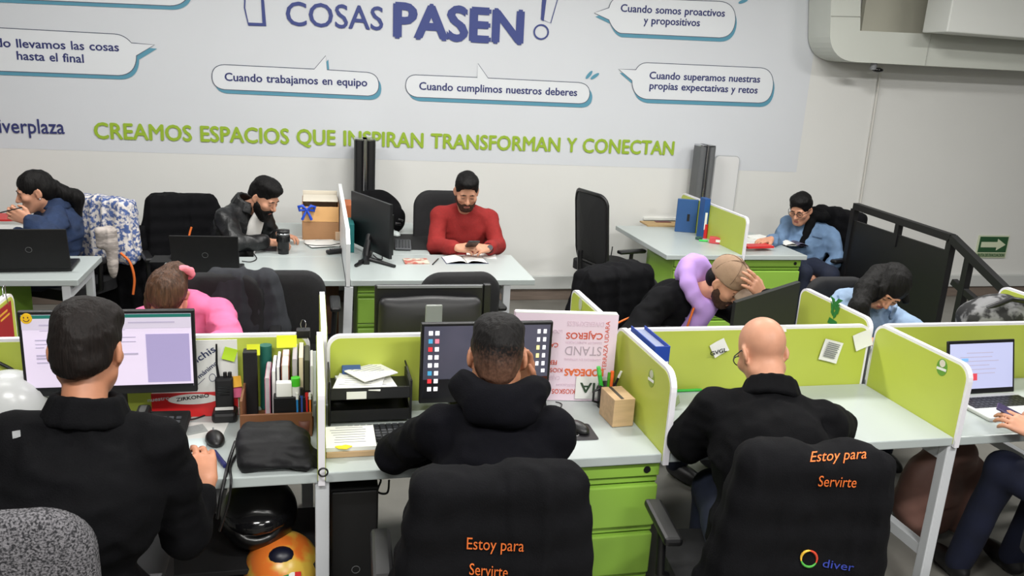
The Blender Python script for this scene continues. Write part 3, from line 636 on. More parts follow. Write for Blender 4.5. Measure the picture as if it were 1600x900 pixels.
def pedestal(label, x0, x1, y0, y1, h, n=3, front='y'):
    t = thing('drawer_unit', label, 'cabinet', ((x0+x1)/2, (y0+y1)/2, 0)); MB().box(((x0+x1)/2, (y0+y1)/2+.012, h/2+.02), (x1-x0, y1-y0-.024, h-.04), bev=.004).build('carcass', GREENM, t)
    MB().box(((x0+x1)/2, y0+.008, h-.028), (x1-x0-.004, .026, .052), bev=.003).build('top_rail', GREENM, t)
    k = MB(); k.cyl((x1-.05, y0-.008, h-.028), (x1-.05, y0+.01, h-.028), .013); k.build('lock', BLK, t)
    hh = (h-.06-.05)/n
    for i in range(n):
        z1 = h-.06-i*hh; d = MB().box(((x0+x1)/2, y0+.006, z1-hh/2-.012), (x1-x0-.006, .03, hh-.034), bev=.005).build('drawer', GREENM, t)
        m = MB(); m.box(((x0+x1)/2, y0+.014, z1-.012), (x1-x0-.006, .016, .02), bev=.003); m.build('finger_pull', GREENM, d)
    return t
pedestal('lime green three drawer pedestal under the front desk beside draped chair', .86, 1.205, 2.49, 2.98, .70)
# wall side desks
BD = 4.83
desk('wall_desk', 'white wall desk with black laptop at left edge', -2.7, -1.255, BD+.03, 5.43, legs=(-1.32, ))
desk('wall_desk', 'white wall desk with laptop and lens shaped tumbler', -.865, .195, BD, 5.42, legs=(-.8, ))
desk('wall_desk', 'white wall desk the man in red sits at', .225, 1.355, BD, 5.50, legs=(1.18, ))
desk('return_desk', 'white side return desk under the cardboard box', -.36, .195, 5.425, 6.55, legs=())
desk('return_desk', 'white side return desk under keyboard and backpack', .225, .79, 5.505, 6.62, legs=())
pedestal('green drawer unit in shade under the red sweater desk', .27, .55, BD+.1, BD+.55, .69)
tag(MB().box((-.16, BD+.42, .35), (.66, .02, .66), bev=.003).build('modesty_panel', BROWN), 'brown wooden panel under the wall desk behind the empty chair', 'panel')
m = MB(); m.prism([(-.02, 0), (.03, 0), (.05, .70), (.0, .70)], (.19, BD-.01, 0), (1, 0, 0), (0, 0, 1), (0, .05, 0)); tag(m.build('divider_leg', STEELW), 'white steel leg under the tall white partition between wall desks', 'leg')
t = thing('wall_divider', 'tall white partition edge between the bearded man and monitor', 'divider', (.21, 5.5, .74))
a = .964; MB().prism([(BD-.01, .705), (6.3, .705), (6.3, 1.09), (BD+.07, 1.03), (BD-.01, .96)], (.198, 0, 0), (0, 1, 0), (0, 0, 1), (.024, 0, 0)).build('panel', M('frosted_white', (224, 226, 228), .4), t)
q = pY(9, 455, 4.96); pedestal('green drawer unit under the left wall desk at the frame edge', q.x-.5, q.x, 4.92, 5.38, .69)
# far right desk pair
RX0, RXM, RX1, RY0, RY1 = 2.53, 3.155, 3.69, 5.51, 6.6
desk('corner_desk', 'white desk with pens and folders left of the far lime divider', RX0, RXM-.012, RY0, RY1); desk('corner_desk', 'white desk with red folder where the bespectacled youth works', RXM+.012, RX1, RY0, RY1)
pedestal('green cabinet under the far corner desk, left one', RX0+.08, RXM-.02, RY0+.03, RY0+.55, .70); pedestal('green cabinet under the far corner desk beside denim youth', RXM+.03, RX1-.03, RY0+.03, RY0+.55, .70)
t = board('desk_divider', 'far lime divider between the two corner desks', 'y', (RXM, 6.1, .70), 1.17, .325, r=.05)
# ------------------------------------------------------------ chairs
def chair_back_mesh(w, h, z0, y0, th, lean=.12, curve=.05, nx=12, nz=10, r=.11, waist=0):
    """curved rounded panel, local: chair faces +y, back at y0"""
    out = rrect(w, h, r, 8); m = MB(); C = [(0, 0)]; rings = []
    for k in (1, .93, .7, .4): rings.append([(x*k, z*k) for x, z in out])
    def P(x, z, d):
        zz = z+h/2; y = y0-zz*lean+curve*(2*x/w)**2*.9-.02*math.sin(PI*zz/h)
        return (x*(1-waist*math.cos(PI*zz/h)**2*0), y+d, z0+zz)
    n = len(out); v = []; f = []
    for side, d in ((0, -th/2), (1, th/2)):
        base = len(v)
        for i, rg in enumerate(rings):
            dd = d*(.55 if i == 0 else 1)
            v += [P(x, z, dd) for x, z in rg]
        v.append(P(0, 0, d))
        for i in range(len(rings)-1):
            for k in range(n): f.append((base+i*n+k, base+i*n+(k+1) % n, base+(i+1)*n+(k+1) % n, base+(i+1)*n+k))
        for k in range(n): f.append((base+(len(rings)-1)*n+k, base+(len(rings)-1)*n+(k+1) % n, base+len(rings)*n))
    q = len(rings)*n+1
    for k in range(n): f.append((k, (k+1) % n, q+(k+1) % n, q+k))
    m.add(v, f, True); return m
SEATF = M('seat_fabric', (24, 24, 27), .85, noise=(50, .3), bump=(300, .3))
def make_chair(kind):
    t = thing('office_chair', 'x', 'chair')
    if kind == 'mesh':
        chair_back_mesh(.44, .56, .52, -.2, .02, .1, .06, r=.09).build('backrest', MESHK, t, world=False)
        f = MB(); pts = []
        for x, z in rrect(.45, .57, .09, 8): zz = z+.285; pts.append((x, -.205-zz*.1+.06*(2*x/.45)**2*.9-.02*math.sin(PI*zz/.57), .515+zz))
        f.tube(pts, .014, 8, closed=True); f.build('back_frame', BLK, t, world=False)
    elif kind == 'slim':
        chair_back_mesh(.34, .46, .50, -.2, .05, .08, .04, r=.1).build('backrest', SEATF, t, world=False)
    elif kind == 'low':
        chair_back_mesh(.45, .46, .45, -.2, .07, .08, .05, r=.12).build('backrest', SEATF, t, world=False)
    else:
        chair_back_mesh(.46, .56, .52, -.2, .07, .08, .05, r=.12).build('backrest', SEATF if kind == 'padded' else M('tweed', (112, 110, 114), .95, noise=(210, .7, .10), bump=(300, .8), col2=(28, 28, 32)), t, world=False)
    s = MB(); s.prism(rrect(.48, .46, .1, 6), (0, 0, .43), (1, 0, 0), (0, 1, 0), (0, 0, .07)); s.build('seat', SEATF, t, world=False)
    b = MB(); b.tube([(0, -.1, .42), (0, -.27, .44), (0, -.28, .62)], .022, 8); b.build('back_bracket', BLK, t, world=False)
    c = MB(); c.cyl((0, 0, .1), (0, 0, .43), .025); c.cyl((0, 0, .1), (0, 0, .25), .036); c.build('gas_column', BLK, t, world=False)
    for x in (-1, 1):
        a = MB(); a.tube([(x*.2, .02, .44), (x*.27, .02, .47), (x*.28, .02, .64)], .016, 8); a.box((x*.28, .02, .655), (.06, .25, .03), bev=.012); a.build('armrest', BLK, t, world=False)
    for k in range(5):
        an = 2*PI*k/5+.3; dx, dy = math.cos(an), math.sin(an); l = MB(); l.tube([(0, 0, .12), (dx*.3, dy*.3, .075)], [.03, .018], 8)
        lo = l.build('leg', BLK, t, world=False); w = MB(); w.cyl((dx*.3-dy*.022, dy*.3+dx*.022, .03), (dx*.3+dy*.022, dy*.3-dx*.022, .03), .029, n=12); w.build('caster', BLK, lo, world=False)
    return t
PROTO = {}
def chair(kind, label, x, y, face):
    """face = heading angle of the sitter, 0 looks along +y"""
    if kind not in PROTO: t = PROTO[kind] = make_chair(kind)
    else: t = copy_tree(PROTO[kind])
    t['label'] = label; t['group'] = 'office chairs around the desks'; t.location = (x, y, 0); t.rotation_euler = (0, 0, face); return t
# ------------------------------------------------------------ generic desk things
def sheet_paper(name, label, cat, c, w, d, rz=0, mat=PAPER, th=.002, lines=None, group=None):
    t = thing(name, label, cat, c, rz, group); MB().box((0, 0, th/2), (w, d, th)).build('sheet', mat, t, world=False)
    if lines:
        m = MB()
        for i in range(lines): m.box((random.uniform(-.04, 0)*w, d*(.42-.8*i/lines), th+.0003), (w*random.uniform(.55, .85), d*.022, .0004))
        m.build('print_lines', M('print_grey', (140, 142, 150), .8), t, world=False)
    return t
def block(name, label, cat, c, size, mat, rz=0, bev=.003, group=None, rot=None):
    m = MB(); m.box((0, 0, size[2]/2), size, rot, bev); o = m.build(name, mat, None, world=False); o.location = c; o.rotation_euler = (0, 0, rz); RM[o.name] = Matrix.Translation(c) @ Matrix.Rotation(rz, 4, 'Z'); return tag(o, label, cat, group)
def pen(label, a, b, r, mat, tipmat=None, group=None, cat='pen'):
    a, b = Vector(a), Vector(b); t = thing('pen', label, cat, a, 0, group); MB().cyl(a, a+(b-a)*.8, r, n=10).build('barrel', mat, t); MB().cyl(a+(b-a)*.8, b, r*1.12, r*.9, n=10).build('pen_cap', tipmat or mat, t); return t
def mouse(label, c, rz, mat=BLK):
    t = thing('computer_mouse', label, 'mouse', c, rz); s = SDF(.004); s.ell((0, 0, .008), (.031, .056, .027), .01); s.half((0, 0, .001), (0, 0, -1), .003)
    V, F = s.mesh(); link_mesh('mouse_shell', mesh_np('mouse_shell', V, F), mat, t); MB().cyl((-.002, .03, .031), (.002, .03, .031), .008, n=10).build('scroll_wheel', GREY, t, world=False); return t
def cable(label, pts, r=.0035, mat=BLK, name='cable'):
    P = [Vector(p) for p in pts]; Q = []
    for i in range(len(P)-1):
        a, b, c, d = P[max(i-1, 0)], P[i], P[i+1], P[min(i+2, len(P)-1)]
        for k in range(6):
            t = k/6; Q.append(.5*((2*b)+(c-a)*t+(2*a-5*b+4*c-d)*t*t+(3*b-a-3*c+d)*t**3))
    Q.append(P[-1]); return tag(MB().tube(Q, r, 6).build(name, mat), label, 'cable')
def laptop(label, c, rz, w=.33, d=.23, open_=110, lid=BLKM, base=BLK, screen=None, z=0):
    t = thing('laptop', label, 'laptop', c, rz); b = MB(); b.box((0, 0, .009), (w, d, .018), bev=.006); b.build('base', base, t, world=False)
    k = MB()
    for i in range(5):
        for j in range(13): k.box((-w*.42+j*w*.07, d*.30-i*.021, .019), (w*.06, .017, .003))
    k.build('keyboard', BLK, t, world=False)
    a = math.radians(open_); u = Vector((0, -math.cos(PI-a)*-1, math.sin(a))); u = Vector((0, -math.cos(a), math.sin(a))); n = Vector((0, -math.sin(a), -math.cos(a))); o = Vector((0, d/2, .018))
    R3 = Matrix(((1, 0, 0), (0, u.y, n.y), (0, u.z, n.z)))
    l = MB(); l.box(o+u*d*.5-n*.004, (w, d, .009), R3, .004); lo = l.build('lid', lid, t, world=False)
    s = MB(); s.box(o+u*(d*.52)+n*.0012, (w*.93, d*.84, .002), R3); s.build('screen', screen or BLKG, t, world=False)
    g = MB(); R2 = MB(); ct = o+u*d*.5-n*.0095
    g.tube([ct+Vector((1, 0, 0))*(.016*math.cos(i*PI/8))+u*(.016*math.sin(i*PI/8)) for i in range(16)], .0012, 5, closed=True); g.build('lid_emblem', GREY, lo, world=False)
    return t, o, u, n
def monitor(label, c, yaw, w, h, zb, screen, depth=.05, foot=True, curvedback=True, tilt=0):
    """c = desk point below the panel; screen faces local -y"""
    t = thing('monitor', label, 'monitor', c, yaw); m = MB(); m.box((0, 0, zb+h/2), (w, .02, h), bev=.004); m.build('bezel', BLK, t, world=False)
    b = MB(); b.box((0, .022, zb+h*.5), (w*.9, .03, h*.86), bev=.014); b.build('back_shell', BLKM, t, world=False)
    s = MB(); s.box((0, -.0105, zb+h/2+.006), (w-.022, .003, h-.036)); so = s.build('screen', screen, t, world=False)
    if foot:
        n = MB(); n.box((0, .05, zb*.5+.06), (.06, .025, zb+.12), bev=.005); n.build('stand_neck', BLK, t, world=False)
        f = MB(); f.prism(rrect(.24, .18, .03), (0, .05, 0), (1, 0, 0), (0, 1, 0), (0, 0, .012)); f.build('stand_base', BLK, t, world=False)
    return t, so
def pots(name, label, cat, c, r, h, mat, n=16):
    m = MB(); m.lathe([(.001, 0), (r*.9, 0), (r, h), (r-.004, h), (r*.88-.003, .006), (.001, .006)], c, n); return tag(m.build(name, mat, None, loc=c), label, cat)
def cyl_thing(name, label, cat, a, b, r, mat, r2=None, group=None):
    return tag(MB().cyl(a, b, r, r2, 18).build(name, mat), label, cat, group)
DZ = .7405
# ============================================================ front left desk (wide monitor)
SCR = M('screen_white', (206, 194, 214), .4, emit=.5)
tl, tr, br, bl = pY(42, 494, 2.84), pY(293, 481, 2.84), pY(300, 607, 2.84), pY(48, 616, 2.84)
mw = .535; mh = .295; mc = (tl+tr+br+bl)/4
mon, so = monitor('wide monitor showing a white document in front of the left man', (mc.x, 2.84, DZ), .0, mw, mh, mc.z-mh/2-DZ, SCR)
def scr(name, rects, mat, par, w, h, zb, d=.0135):
    m = MB()
    for x0, y0, x1, y1 in rects: m.box((-w/2+.011+(x0+x1)/2*(w-.022), -d, zb+.024+(1-(y0+y1)/2)*(h-.036)), ((x1-x0)*(w-.022), .0008, (y1-y0)*(h-.036)))
    return m.build(name, mat, par, world=False)
zb = mc.z-mh/2-DZ
scr('title_bar', [(0, 0, 1, .045)], M('screen_teal', (30, 98, 88), .4, emit=.5), so, mw, mh, zb); scr('task_bar', [(0, .965, 1, 1)], M('screen_black', (12, 12, 20), .4), so, mw, mh, zb)
scr('tool_ribbon', [(0, .045, 1, .19)], M('screen_pale', (190, 182, 198), .4, emit=.45), so, mw, mh, zb)
scr('document_panel', [(.72, .27, .985, .93)], M('screen_lilac', (150, 140, 178), .4, emit=.5), so, mw, mh, zb, .014)
scr('document_text', [(.07, .32, .15, .335), (.07, .375, .17, .385), (.07, .42, .12, .43), (.07, .52, .67, .545), (.07, .56, .3, .58), (.07, .62, .2, .635), (.55, .30, .66, .31), (.55, .36, .66, .37), (.62, .1, .9, .12), (.1, .12, .4, .14), (.1, .2, .6, .205)], M('screen_text', (168, 160, 182), .4, emit=.4), so, mw, mh, zb, .0145)
p = tl; t = thing('sticker', 'round yellow smiling sticker on the corner of the wide monitor', 'sticker', (p.x+.002, 2.826, p.z-.008)); MB().cyl((p.x+.002, 2.829, p.z-.004), (p.x+.002, 2.824, p.z-.004), .017, n=20).build('disc', M('sticker_yellow', (240, 190, 30), .5), t)
m = MB(); m.tube([(p.x+.002+.009*math.cos(a), 2.8235, p.z-.004+.009*math.sin(a)) for a in [PI+.3+i*(PI-.6)/6 for i in range(7)]], .0012, 5)
for x in (-.005, .007): m.ell((p.x+x, 2.8235, p.z), (.002, .001, .003))
m.build('smile', BROWN, t)
# helmet
hx = pz(-5, 650, DZ); hc = Vector((pY(18, 640, 2.78).x-.03, 2.86, DZ)); t = thing('white_helmet', 'white rounded helmet at the left edge behind the left man', 'helmet', hc)
s = SDF(.006); s.ell(hc+Vector((0, 0, .1)), (.125, .11, .125), .02); s.ell(hc+Vector((0, -.09, .06)), (.09, .06, .05), .01, '-'); s.half(hc+Vector((0, 0, .002)), (0, 0, -1), .01); sdf_obj(s, 'shell', M('helmet_white', (196, 198, 198), .25), t)
# poster on the screen
PXs = 2.945; a, b = pY(232, 533, PXs), pY(374, 655, PXs); b.z = DZ+.001
t = thing('handwritten_poster', 'white handwritten poster with a red printed foot below the screen top', 'poster', ((a.x+b.x)/2, PXs, b.z)); MB().box(((a.x+b.x)/2, PXs, (a.z+b.z)/2), (b.x-a.x, .003, a.z-b.z)).build('sheet', PAPER, t)
zr = pY(300, 613, PXs).z; MB().box(((a.x+b.x)/2-.002, PXs-.002, (b.z+zr)/2), (b.x-a.x, .0022, zr-b.z)).build('red_foot', RED, t)
MB().prism([(.085*math.cos(i*PI/12), .02*math.sin(i*PI/12)) for i in range(24)], (pY(302, 624, PXs).x, PXs-.0035, pY(302, 623, PXs).z), (1, 0, 0), (0, 0, 1), (0, -.001, 0)).build('white_oval', PAPER, t)
m = MB(); 
def ptxt(m, txt, pa, pb, y, cap, bold=.01, slant=0): A_, B_ = pY(*pa, y), pY(*pb, y); return lettering(m, txt, A_, B_, BN, cap, bold, .0006, slant=slant)
ptxt(m, 'Panchis', (288, 580), (338, 548), PXs-.002, .026); m.build('handwriting', M('pen_blue', (44, 52, 92), .7), t); m = MB(); ptxt(m, 'es lo mánimo', (292, 608), (341, 568), PXs-.002, .017); m.build('handwriting', M('pen_blue', (44, 52, 92), .7), t); m = MB(); m.tube([pY(305, 605, PXs-.003), pY(320, 591, PXs-.003)], .001, 5)
m.tube([pY(332+5*math.cos(t_), 590+6*math.sin(t_), PXs-.003) for t_ in [i*PI/6 for i in range(12)]], .001, 5, closed=True); m.build('drawn_marks', M('pen_blue', (44, 52, 92), .7), t)
m = MB(); ptxt(m, 'nuestro', (231, 628), (265, 624), PXs-.0035, .014, .02); m.build('foot_lettering', WHITE, t); m = MB(); ptxt(m, 'ZIRKONIO', (276, 627), (327, 620), PXs-.005, .013, .015); m.build('oval_lettering', BLK, t)
def note(label, px, py, w, h, mat, a=0, y=PXs-.006, name='sticky_note', curl=.006):
    c = pY(px, py, y); m = MB(); u = Vector((math.cos(a), 0, math.sin(a))); v = Vector((-math.sin(a), 0, math.cos(a)))
    m.sheet([[c+u*w*(i/4-.5)+v*h*(j/4-.5)+Vector((0, -curl*(1-j/4)**2-.001, 0)) for j in range(5)] for i in range(5)])
    m.sheet([[c+u*w*(i/4-.5)+v*h*(j/4-.5)+Vector((0, -curl*(1-j/4)**2-.0002, 0)) for j in range(5)] for i in range(5)])
    return tag(m.build(name, mat, fix=False), label, 'note')
LIMEN = M('note_lime', (178, 216, 40), .6)
note('lime green sticky note tilted on the handwritten poster', 359, 553, .045, .045, LIMEN, -.3); note('orange sticky note right of the walkie talkie', 367, 596, .045, .04, M('note_orange', (246, 184, 60), .6), .1)
note('pink sticky note under the orange one', 370, 612, .035, .04, PINK, 0, PXs-.004); note('yellow sticky note on the screen above the notebooks', 448, 533, .07, .045, M('note_yellow', (236, 244, 50), .6)); note('small yellow note with orange mark beside black box', 396, 546, .045, .04, M('note_yellow', (236, 244, 50), .6))
# desk phone, mouse, papers
c = pz(250, 676, DZ); t = thing('desk_phone', 'black desk telephone in front of the wide monitor', 'telephone', c, -.05); R = Rx(.18)
MB().box((0, 0, .022), (.18, .15, .034), R, .006).build('phone_body', BLKM, t, world=False); MB().box((-.062, 0, .047), (.045, .165, .03), R, .012).build('handset', BLK, t, world=False)
KEY = M('key_grey', (70, 72, 78), .5)
for i in range(4):
    for j in range(4): m = MB(); m.box(R @ Vector((-.012+j*.024, -.05+i*.024, .021))+Vector((0, 0, .022)), (.017, .014, .006), R, .002); m.build('key', KEY, t, world=False)
mouse('large black mouse with round logo right of the left man', pz(336, 690, DZ), .25)
sheet_paper('brochure', 'brochure with green block under the left man hand', 'brochure', pz(283, 708, DZ), .15, .2, .05, M('brochure_paper', (214, 226, 226), .6)); p = pz(275, 703, DZ+.004)
tag(MB().box(p+Vector((.01, .012, 0)), (.05, .028, .001)).build('green_card', GREENM), 'small green card lying on the brochure', 'card')
sheet_paper('paper_sheet', 'grey printed slip between phone and large mouse', 'paper', pz(305, 672, DZ), .07, .07, .4, M('slip_grey', (170, 174, 172), .7), lines=5); sheet_paper('paper_sheet', 'white sheet under the large black mouse', 'paper', pz(318, 676, DZ-.0005), .14, .16, -.1)
pen('dark blue marker beside the left man knuckles', pz(335, 706, DZ+.008), pz(352, 728, DZ+.008), .008, M('marker_blue', (36, 40, 96), .4))
# walkie talkie
c = pz(352, 655, DZ); t = thing('walkie_talkie', 'black walkie talkie with tall antenna in its charging cradle', 'radio', c)
MB().box(c+Vector((0, 0, .02)), (.085, .08, .04), bev=.012).build('cradle', BLK, t); MB().box(c+Vector((0, .005, .095)), (.06, .038, .13), bev=.008).build('radio_body', BLKM, t); MB().tube([c+Vector((-.018, .005, .155)), c+Vector((-.023, .005, .21)), c+Vector((-.021, .005, .285))], [.0055, .004, .0032], 8).build('antenna', BLK, t)
for x in (.004, .02): MB().cyl(c+Vector((x, .005, .155)), c+Vector((x, .005, .178)), .007, n=10).build('knob', BLK, t)
MB().box(c+Vector((0, -.016, .048)), (.062, .004, .01)).build('label_strip', PAPER, t)
m = MB(); [m.box(c+Vector((0, -.0145, .1+i*.01)), (.04, .002, .003)) for i in range(4)]; m.build('speaker_slots', BLKG, t)
# organiser with books
x0 = pY(378, 640, 2.83).x; OX0, OX1 = x0, .0; oy0, oy1 = 2.74, 2.96
t = thing('desk_organiser', 'brown wooden organiser box holding notebooks beside the walkie talkie', 'box', ((OX0+OX1)/2, (oy0+oy1)/2, DZ))
MB().box((OX0+.005, (oy0+oy1)/2, DZ+.07), (.009, oy1-oy0, .14), bev=.002).build('side_board', M('organiser_wood', (120, 78, 50), .5), t); MB().box(((OX0+OX1)/2, oy0, DZ+.045), (OX1-OX0, .009, .09), bev=.002).build('front_board', MATS['organiser_wood'], t)
MB().box(((OX0+OX1)/2, (oy0+oy1)/2, DZ+.004), (OX1-OX0, oy1-oy0, .008)).build('bottom_board', MATS['organiser_wood'], t)
def upright(label, px, ptop, w, mat, y=2.90, d=.16, h=None, lean=0, name='notebook', edge=None):
    q = pY(px, ptop, y-d/2); zt = pY(px, ptop, y+d/2).z; z0 = DZ+.009; t = thing(name, label, 'book', (q.x, y, z0), 0, 'notebooks in the organiser'); R = Ry(lean)
    MB().box((q.x, y, (z0+zt)/2), (w, d, zt-z0), R, .002).build('cover', mat, t); MB().box((q.x, y-.001, (z0+zt)/2+.002), (w*.72, d+.002, zt-z0+.001), R).build('pages', edge or PAPER, t); return t
t = block('black_box', 'tall black cardboard box at left of the notebooks', 'box', (pY(389, 600, 2.9).x+.004, 2.93, DZ+.009), (.047, .05, pY(389, 551, 2.905).z-DZ-.009), BLKM)
cyl_thing('green_flask', 'dark green cylinder standing behind the notebooks', 'flask', Vector((pY(415, 560, 2.985).x, 2.985, DZ+.01)), Vector((pY(415, 539, 2.985).x, 2.985, pY(415, 539, 2.985).z)), .022, DGREEN)
for lab, px, pt, w, mt, y, e in [('pink spiral notebook, first of the row', 417, 566, .018, M('cover_pink', (214, 120, 150), .6), 2.87, M('pages_grey', (178, 170, 172), .8)), ('grey notebook, second of the row', 427, 556, .014, M('cover_grey', (130, 126, 132), .6), 2.88, None), ('thin dark notebook before the thick white one', 434, 550, .012, M('cover_plum', (74, 58, 78), .6), 2.89, None), ('thick white notebook in the middle of the row', 445, 547, .028, M('cover_rust', (140, 84, 62), .6), 2.89, None),
                              ('grey clothbound notebook right of the thick white one', 460, 538, .017, M('cover_linen', (170, 170, 168), .8), 2.89, M('pages_grey', (178, 170, 172), .8)), ('cream notebook right of the grey clothbound one', 470, 536, .019, M('cover_dark', (40, 36, 38), .6), 2.89, M('pages_cream', (222, 208, 174), .8)), ('olive black notebook near the edge-on divider', 479, 540, .02, M('cover_olive', (50, 52, 34), .6), 2.9, M('pages_olive', (70, 72, 48), .7)), ('pale violet folder leaning at the edge-on divider', 487, 548, .01, M('cover_violet', (196, 180, 204), .6), 2.86, None)]:
    upright(lab, px, pt, w, mt, y, edge=e)
c = pY(444, 618, 2.77); block('white_gift_box', 'small white box drawn like a shirt in front of notebooks', 'box', (c.x, 2.77, c.z), (.052, .03, .052), PAPER)
c2 = pY(462, 620, 2.77); t = thing('glue_bottle', 'white glue bottle with bright green cap before the notebooks', 'bottle', (c2.x, 2.775, c2.z)); MB().cyl((c2.x, 2.775, c2.z), (c2.x, 2.775, c2.z+.04), .015).build('bottle_body', PAPER, t); MB().cyl((c2.x, 2.775, c2.z+.04), (c2.x, 2.775, c2.z+.07), .0155).build('bottle_cap', M('cap_green', (70, 190, 40), .45), t)
block('pen_tray', 'black pen tray under the glue bottle and white box', 'tray', ((c.x+c2.x)/2+.01, 2.785, DZ+.009), (.13, .06, c.z-DZ-.01), BLK)
PB = M('pen_azure', (40, 130, 200), .4); PO = M('pen_orange', (240, 120, 40), .4)
for lab, px, mt, cm in [('light blue pen with white cap by the divider', 466, PB, PAPER), ('blue pen between the light blue and red ones', 473, M('pen_cobalt', (50, 80, 160), .4), BLK), ('red pen near the edge-on divider', 481, RED, RED), ('orange marker with white cap touching the divider', 486, PO, PAPER)]:
    q = pY(px, 640, 2.76); q2 = pY(px, 612 if px != 473 else 604, 2.77); pen(lab, (q.x-.002, 2.76, DZ+.04), (q2.x-.004, 2.76, q2.z), .006, mt, cm)
pots('pen_pot', 'small brown pot holding pens at the edge-on divider', 'pot', Vector((pY(477, 655, 2.76).x-.003, 2.76, DZ)), .032, .06, M('pot_brown', (96, 52, 38), .6))
# binder clip
c = pY(474, 520, SY); t = thing('binder_clip', 'black binder clip with silver wire on the screen top', 'clip', c); MB().box((c.x, SY, c.z), (.05, .036, .032), bev=.004).build('clip_body', BLK, t); m = MB(); m.tube([(c.x-.006, SY, c.z+.012), (c.x-.01, SY, c.z+.035), (c.x-.005, SY, c.z+.05), (c.x+.005, SY, c.z+.05), (c.x+.01, SY, c.z+.035), (c.x+.006, SY, c.z+.012)], .0016, 6); m.build('clip_wire', CHROME, t)
# black bag
bg = thing('black_bag', 'crumpled black fabric bag lying on the desk edge', 'bag', pz(435, 735, DZ))
s = SDF(.006); b0 = pz(432, 735, DZ)
s.box(b0+Vector((-.01, .075, .045)), (.115, .075, .05), .04, .03, R=np.array(Rx(-.12))); s.box(b0+Vector((-.03, .10, .085)), (.085, .05, .03), .025, .03, R=np.array(Ry(.1))); s.box(b0+Vector((.06, .03, .028)), (.07, .06, .026), .022, .02, R=np.array(Rz(-.3) @ Ry(.25))); s.box(b0+Vector((-.03, .01, .03)), (.085, .03, .028), .024, .015, R=np.array(Rx(.4))); s.cap(b0+Vector((.08, .0, .02)), b0+Vector((.125, -.005, .014)), .022, .014, .02)
s.cap(b0+Vector((-.1, .035, .075)), b0+Vector((.09, .03, .055)), .012, k=.014); s.cap(b0+Vector((-.09, .02, .05)), b0+Vector((.1, .0, .03)), .01, k=.012)
s.folds(.010, (7, 12, 14)).creases(.012, (7, 20, 26)).creases(.005, (24, 30, 40)); s.half(b0+Vector((0, 0, .002)), (0, 0, -1), .006); sdf_obj(s, 'bag_body', M('bag_nylon', (20, 20, 23), .62, noise=(30, .3), bump=(60, .3), spec=.3), bg)
m = MB(); q = pz(505, 738, DZ+.02); m.tube([q+Vector((.014*math.cos(a), 0, .014*math.sin(a))) for a in [i*PI/8 for i in range(16)]], .003, 6, closed=True); m.build('cord_ring', BLK, bg)
cable('black cable bundle hanging over the desk edge beside black bag', [pz(368, 690, DZ+.03), pz(358, 720, DZ+.01), pz(352, 745, DZ-.0), pY(345, 775, 2.43), pY(340, 810, 2.43)], .006); cable('thin black cable beside the cable bundle', [pz(372, 705, DZ+.01), pz(360, 728, DZ+.006), pz(361, 752, DZ), pY(357, 785, 2.44), pY(343, 830, 2.44)], .004)
cable('black cable running under the wide monitor', [pz(216, 640, DZ+.01), pz(245, 642, DZ+.004), pz(270, 652, DZ+.004), pz(300, 655, DZ+.004), pz(330, 645, DZ+.004)], .003); cable('black cable curling behind the wide monitor at left', [pY(-12, 562, 3.0), pY(20, 578, 3.0), pY(42, 595, 3.0)], .006)
# under the left desk
c = pY(405, 800, 2.72); t = thing('motorcycle_helmet', 'glossy black motorcycle helmet on a shelf under the left desk', 'helmet', c); s = SDF(.007); s.ell(c, (.13, .15, .12), .02); s.ell(c+Vector((0, -.16, .02)), (.1, .05, .05), .01, '-'); sdf_obj(s, 'helmet_shell', M('helmet_black', (14, 14, 15), .28), t); MB().ell(c+Vector((0, -.02, .02)), (.122, .139, .06)).build('visor', M('visor', (18, 18, 20), .12), t)
zz = c.z-.118; tag(MB().box((c.x-.05, 2.75, zz-.012), (.5, .38, .02), bev=.003).build('shelf', BLKM), 'dark shelf under the left desk carrying black helmet', 'shelf')
c = pY(440, 905, 2.55); t = thing('motorcycle_helmet', 'orange and yellow patterned helmet with small tricolour badge on the floor', 'helmet', (c.x, 2.62, c.z-.14)); s = SDF(.007); cc = Vector((c.x, 2.62, c.z-.01)); s.ell(cc, (.128, .14, .13), .02); sdf_obj(s, 'helmet_shell', M('helmet_orange', (222, 116, 44), .3, noise=(9, 1, .06), col2=(214, 178, 70)), t)
MB().ell(cc+Vector((0, -.06, .085)), (.05, .04, .04)).build('vent', M('vent_navy', (16, 18, 36), .4), t); b = cc+Vector((.035, -.115, .045))
for i, mt in enumerate((M('flag_green', (20, 130, 70), .4), PAPER, RED)): MB().box(b+Vector((-.02+.02*i, 0, 0)), (.02, .02, .034), Rx(.5), .002).build('badge_stripe', mt, t)
block('helmet_crate', 'dark low crate under the orange helmet', 'crate', (c.x-.02, 2.64, 0), (.42, .34, cc.z-.118), BLKM)
# ============================================================ middle desk
c0, c1 = pz(515, 668, DZ), pz(628, 661, DZ); tc = (c0+c1)/2; tw = .29; td = .22; ty = tc.y+.12; tx = tc.x+.015
t = thing('paper_tray', 'black two tier wire paper tray on the middle desk', 'tray', (tx, ty, DZ))
WIRE = M('wire_mesh', (26, 26, 28), .5)
for z in (.015, .10):
    MB().box((tx, ty, DZ+z), (tw, td, .004)).build('shelf', WIRE, t)
    m = MB(); 
    for sx, sy, ww, hh in ((0, -.11, tw, .004), (0, .11, tw, .004), (-tw/2, 0, .004, td), (tw/2, 0, .004, td)): m.box((tx+sx, ty+sy, DZ+z+.022), (ww, hh, .04))
    m.build('tray_wall', WIRE, t)
for sx in (-1, 1):
    for sy in (-1, 1): MB().cyl((tx+sx*(tw/2), ty+sy*.11, DZ), (tx+sx*(tw/2), ty+sy*.11, DZ+.165), .005).build('upright', BLK, t)
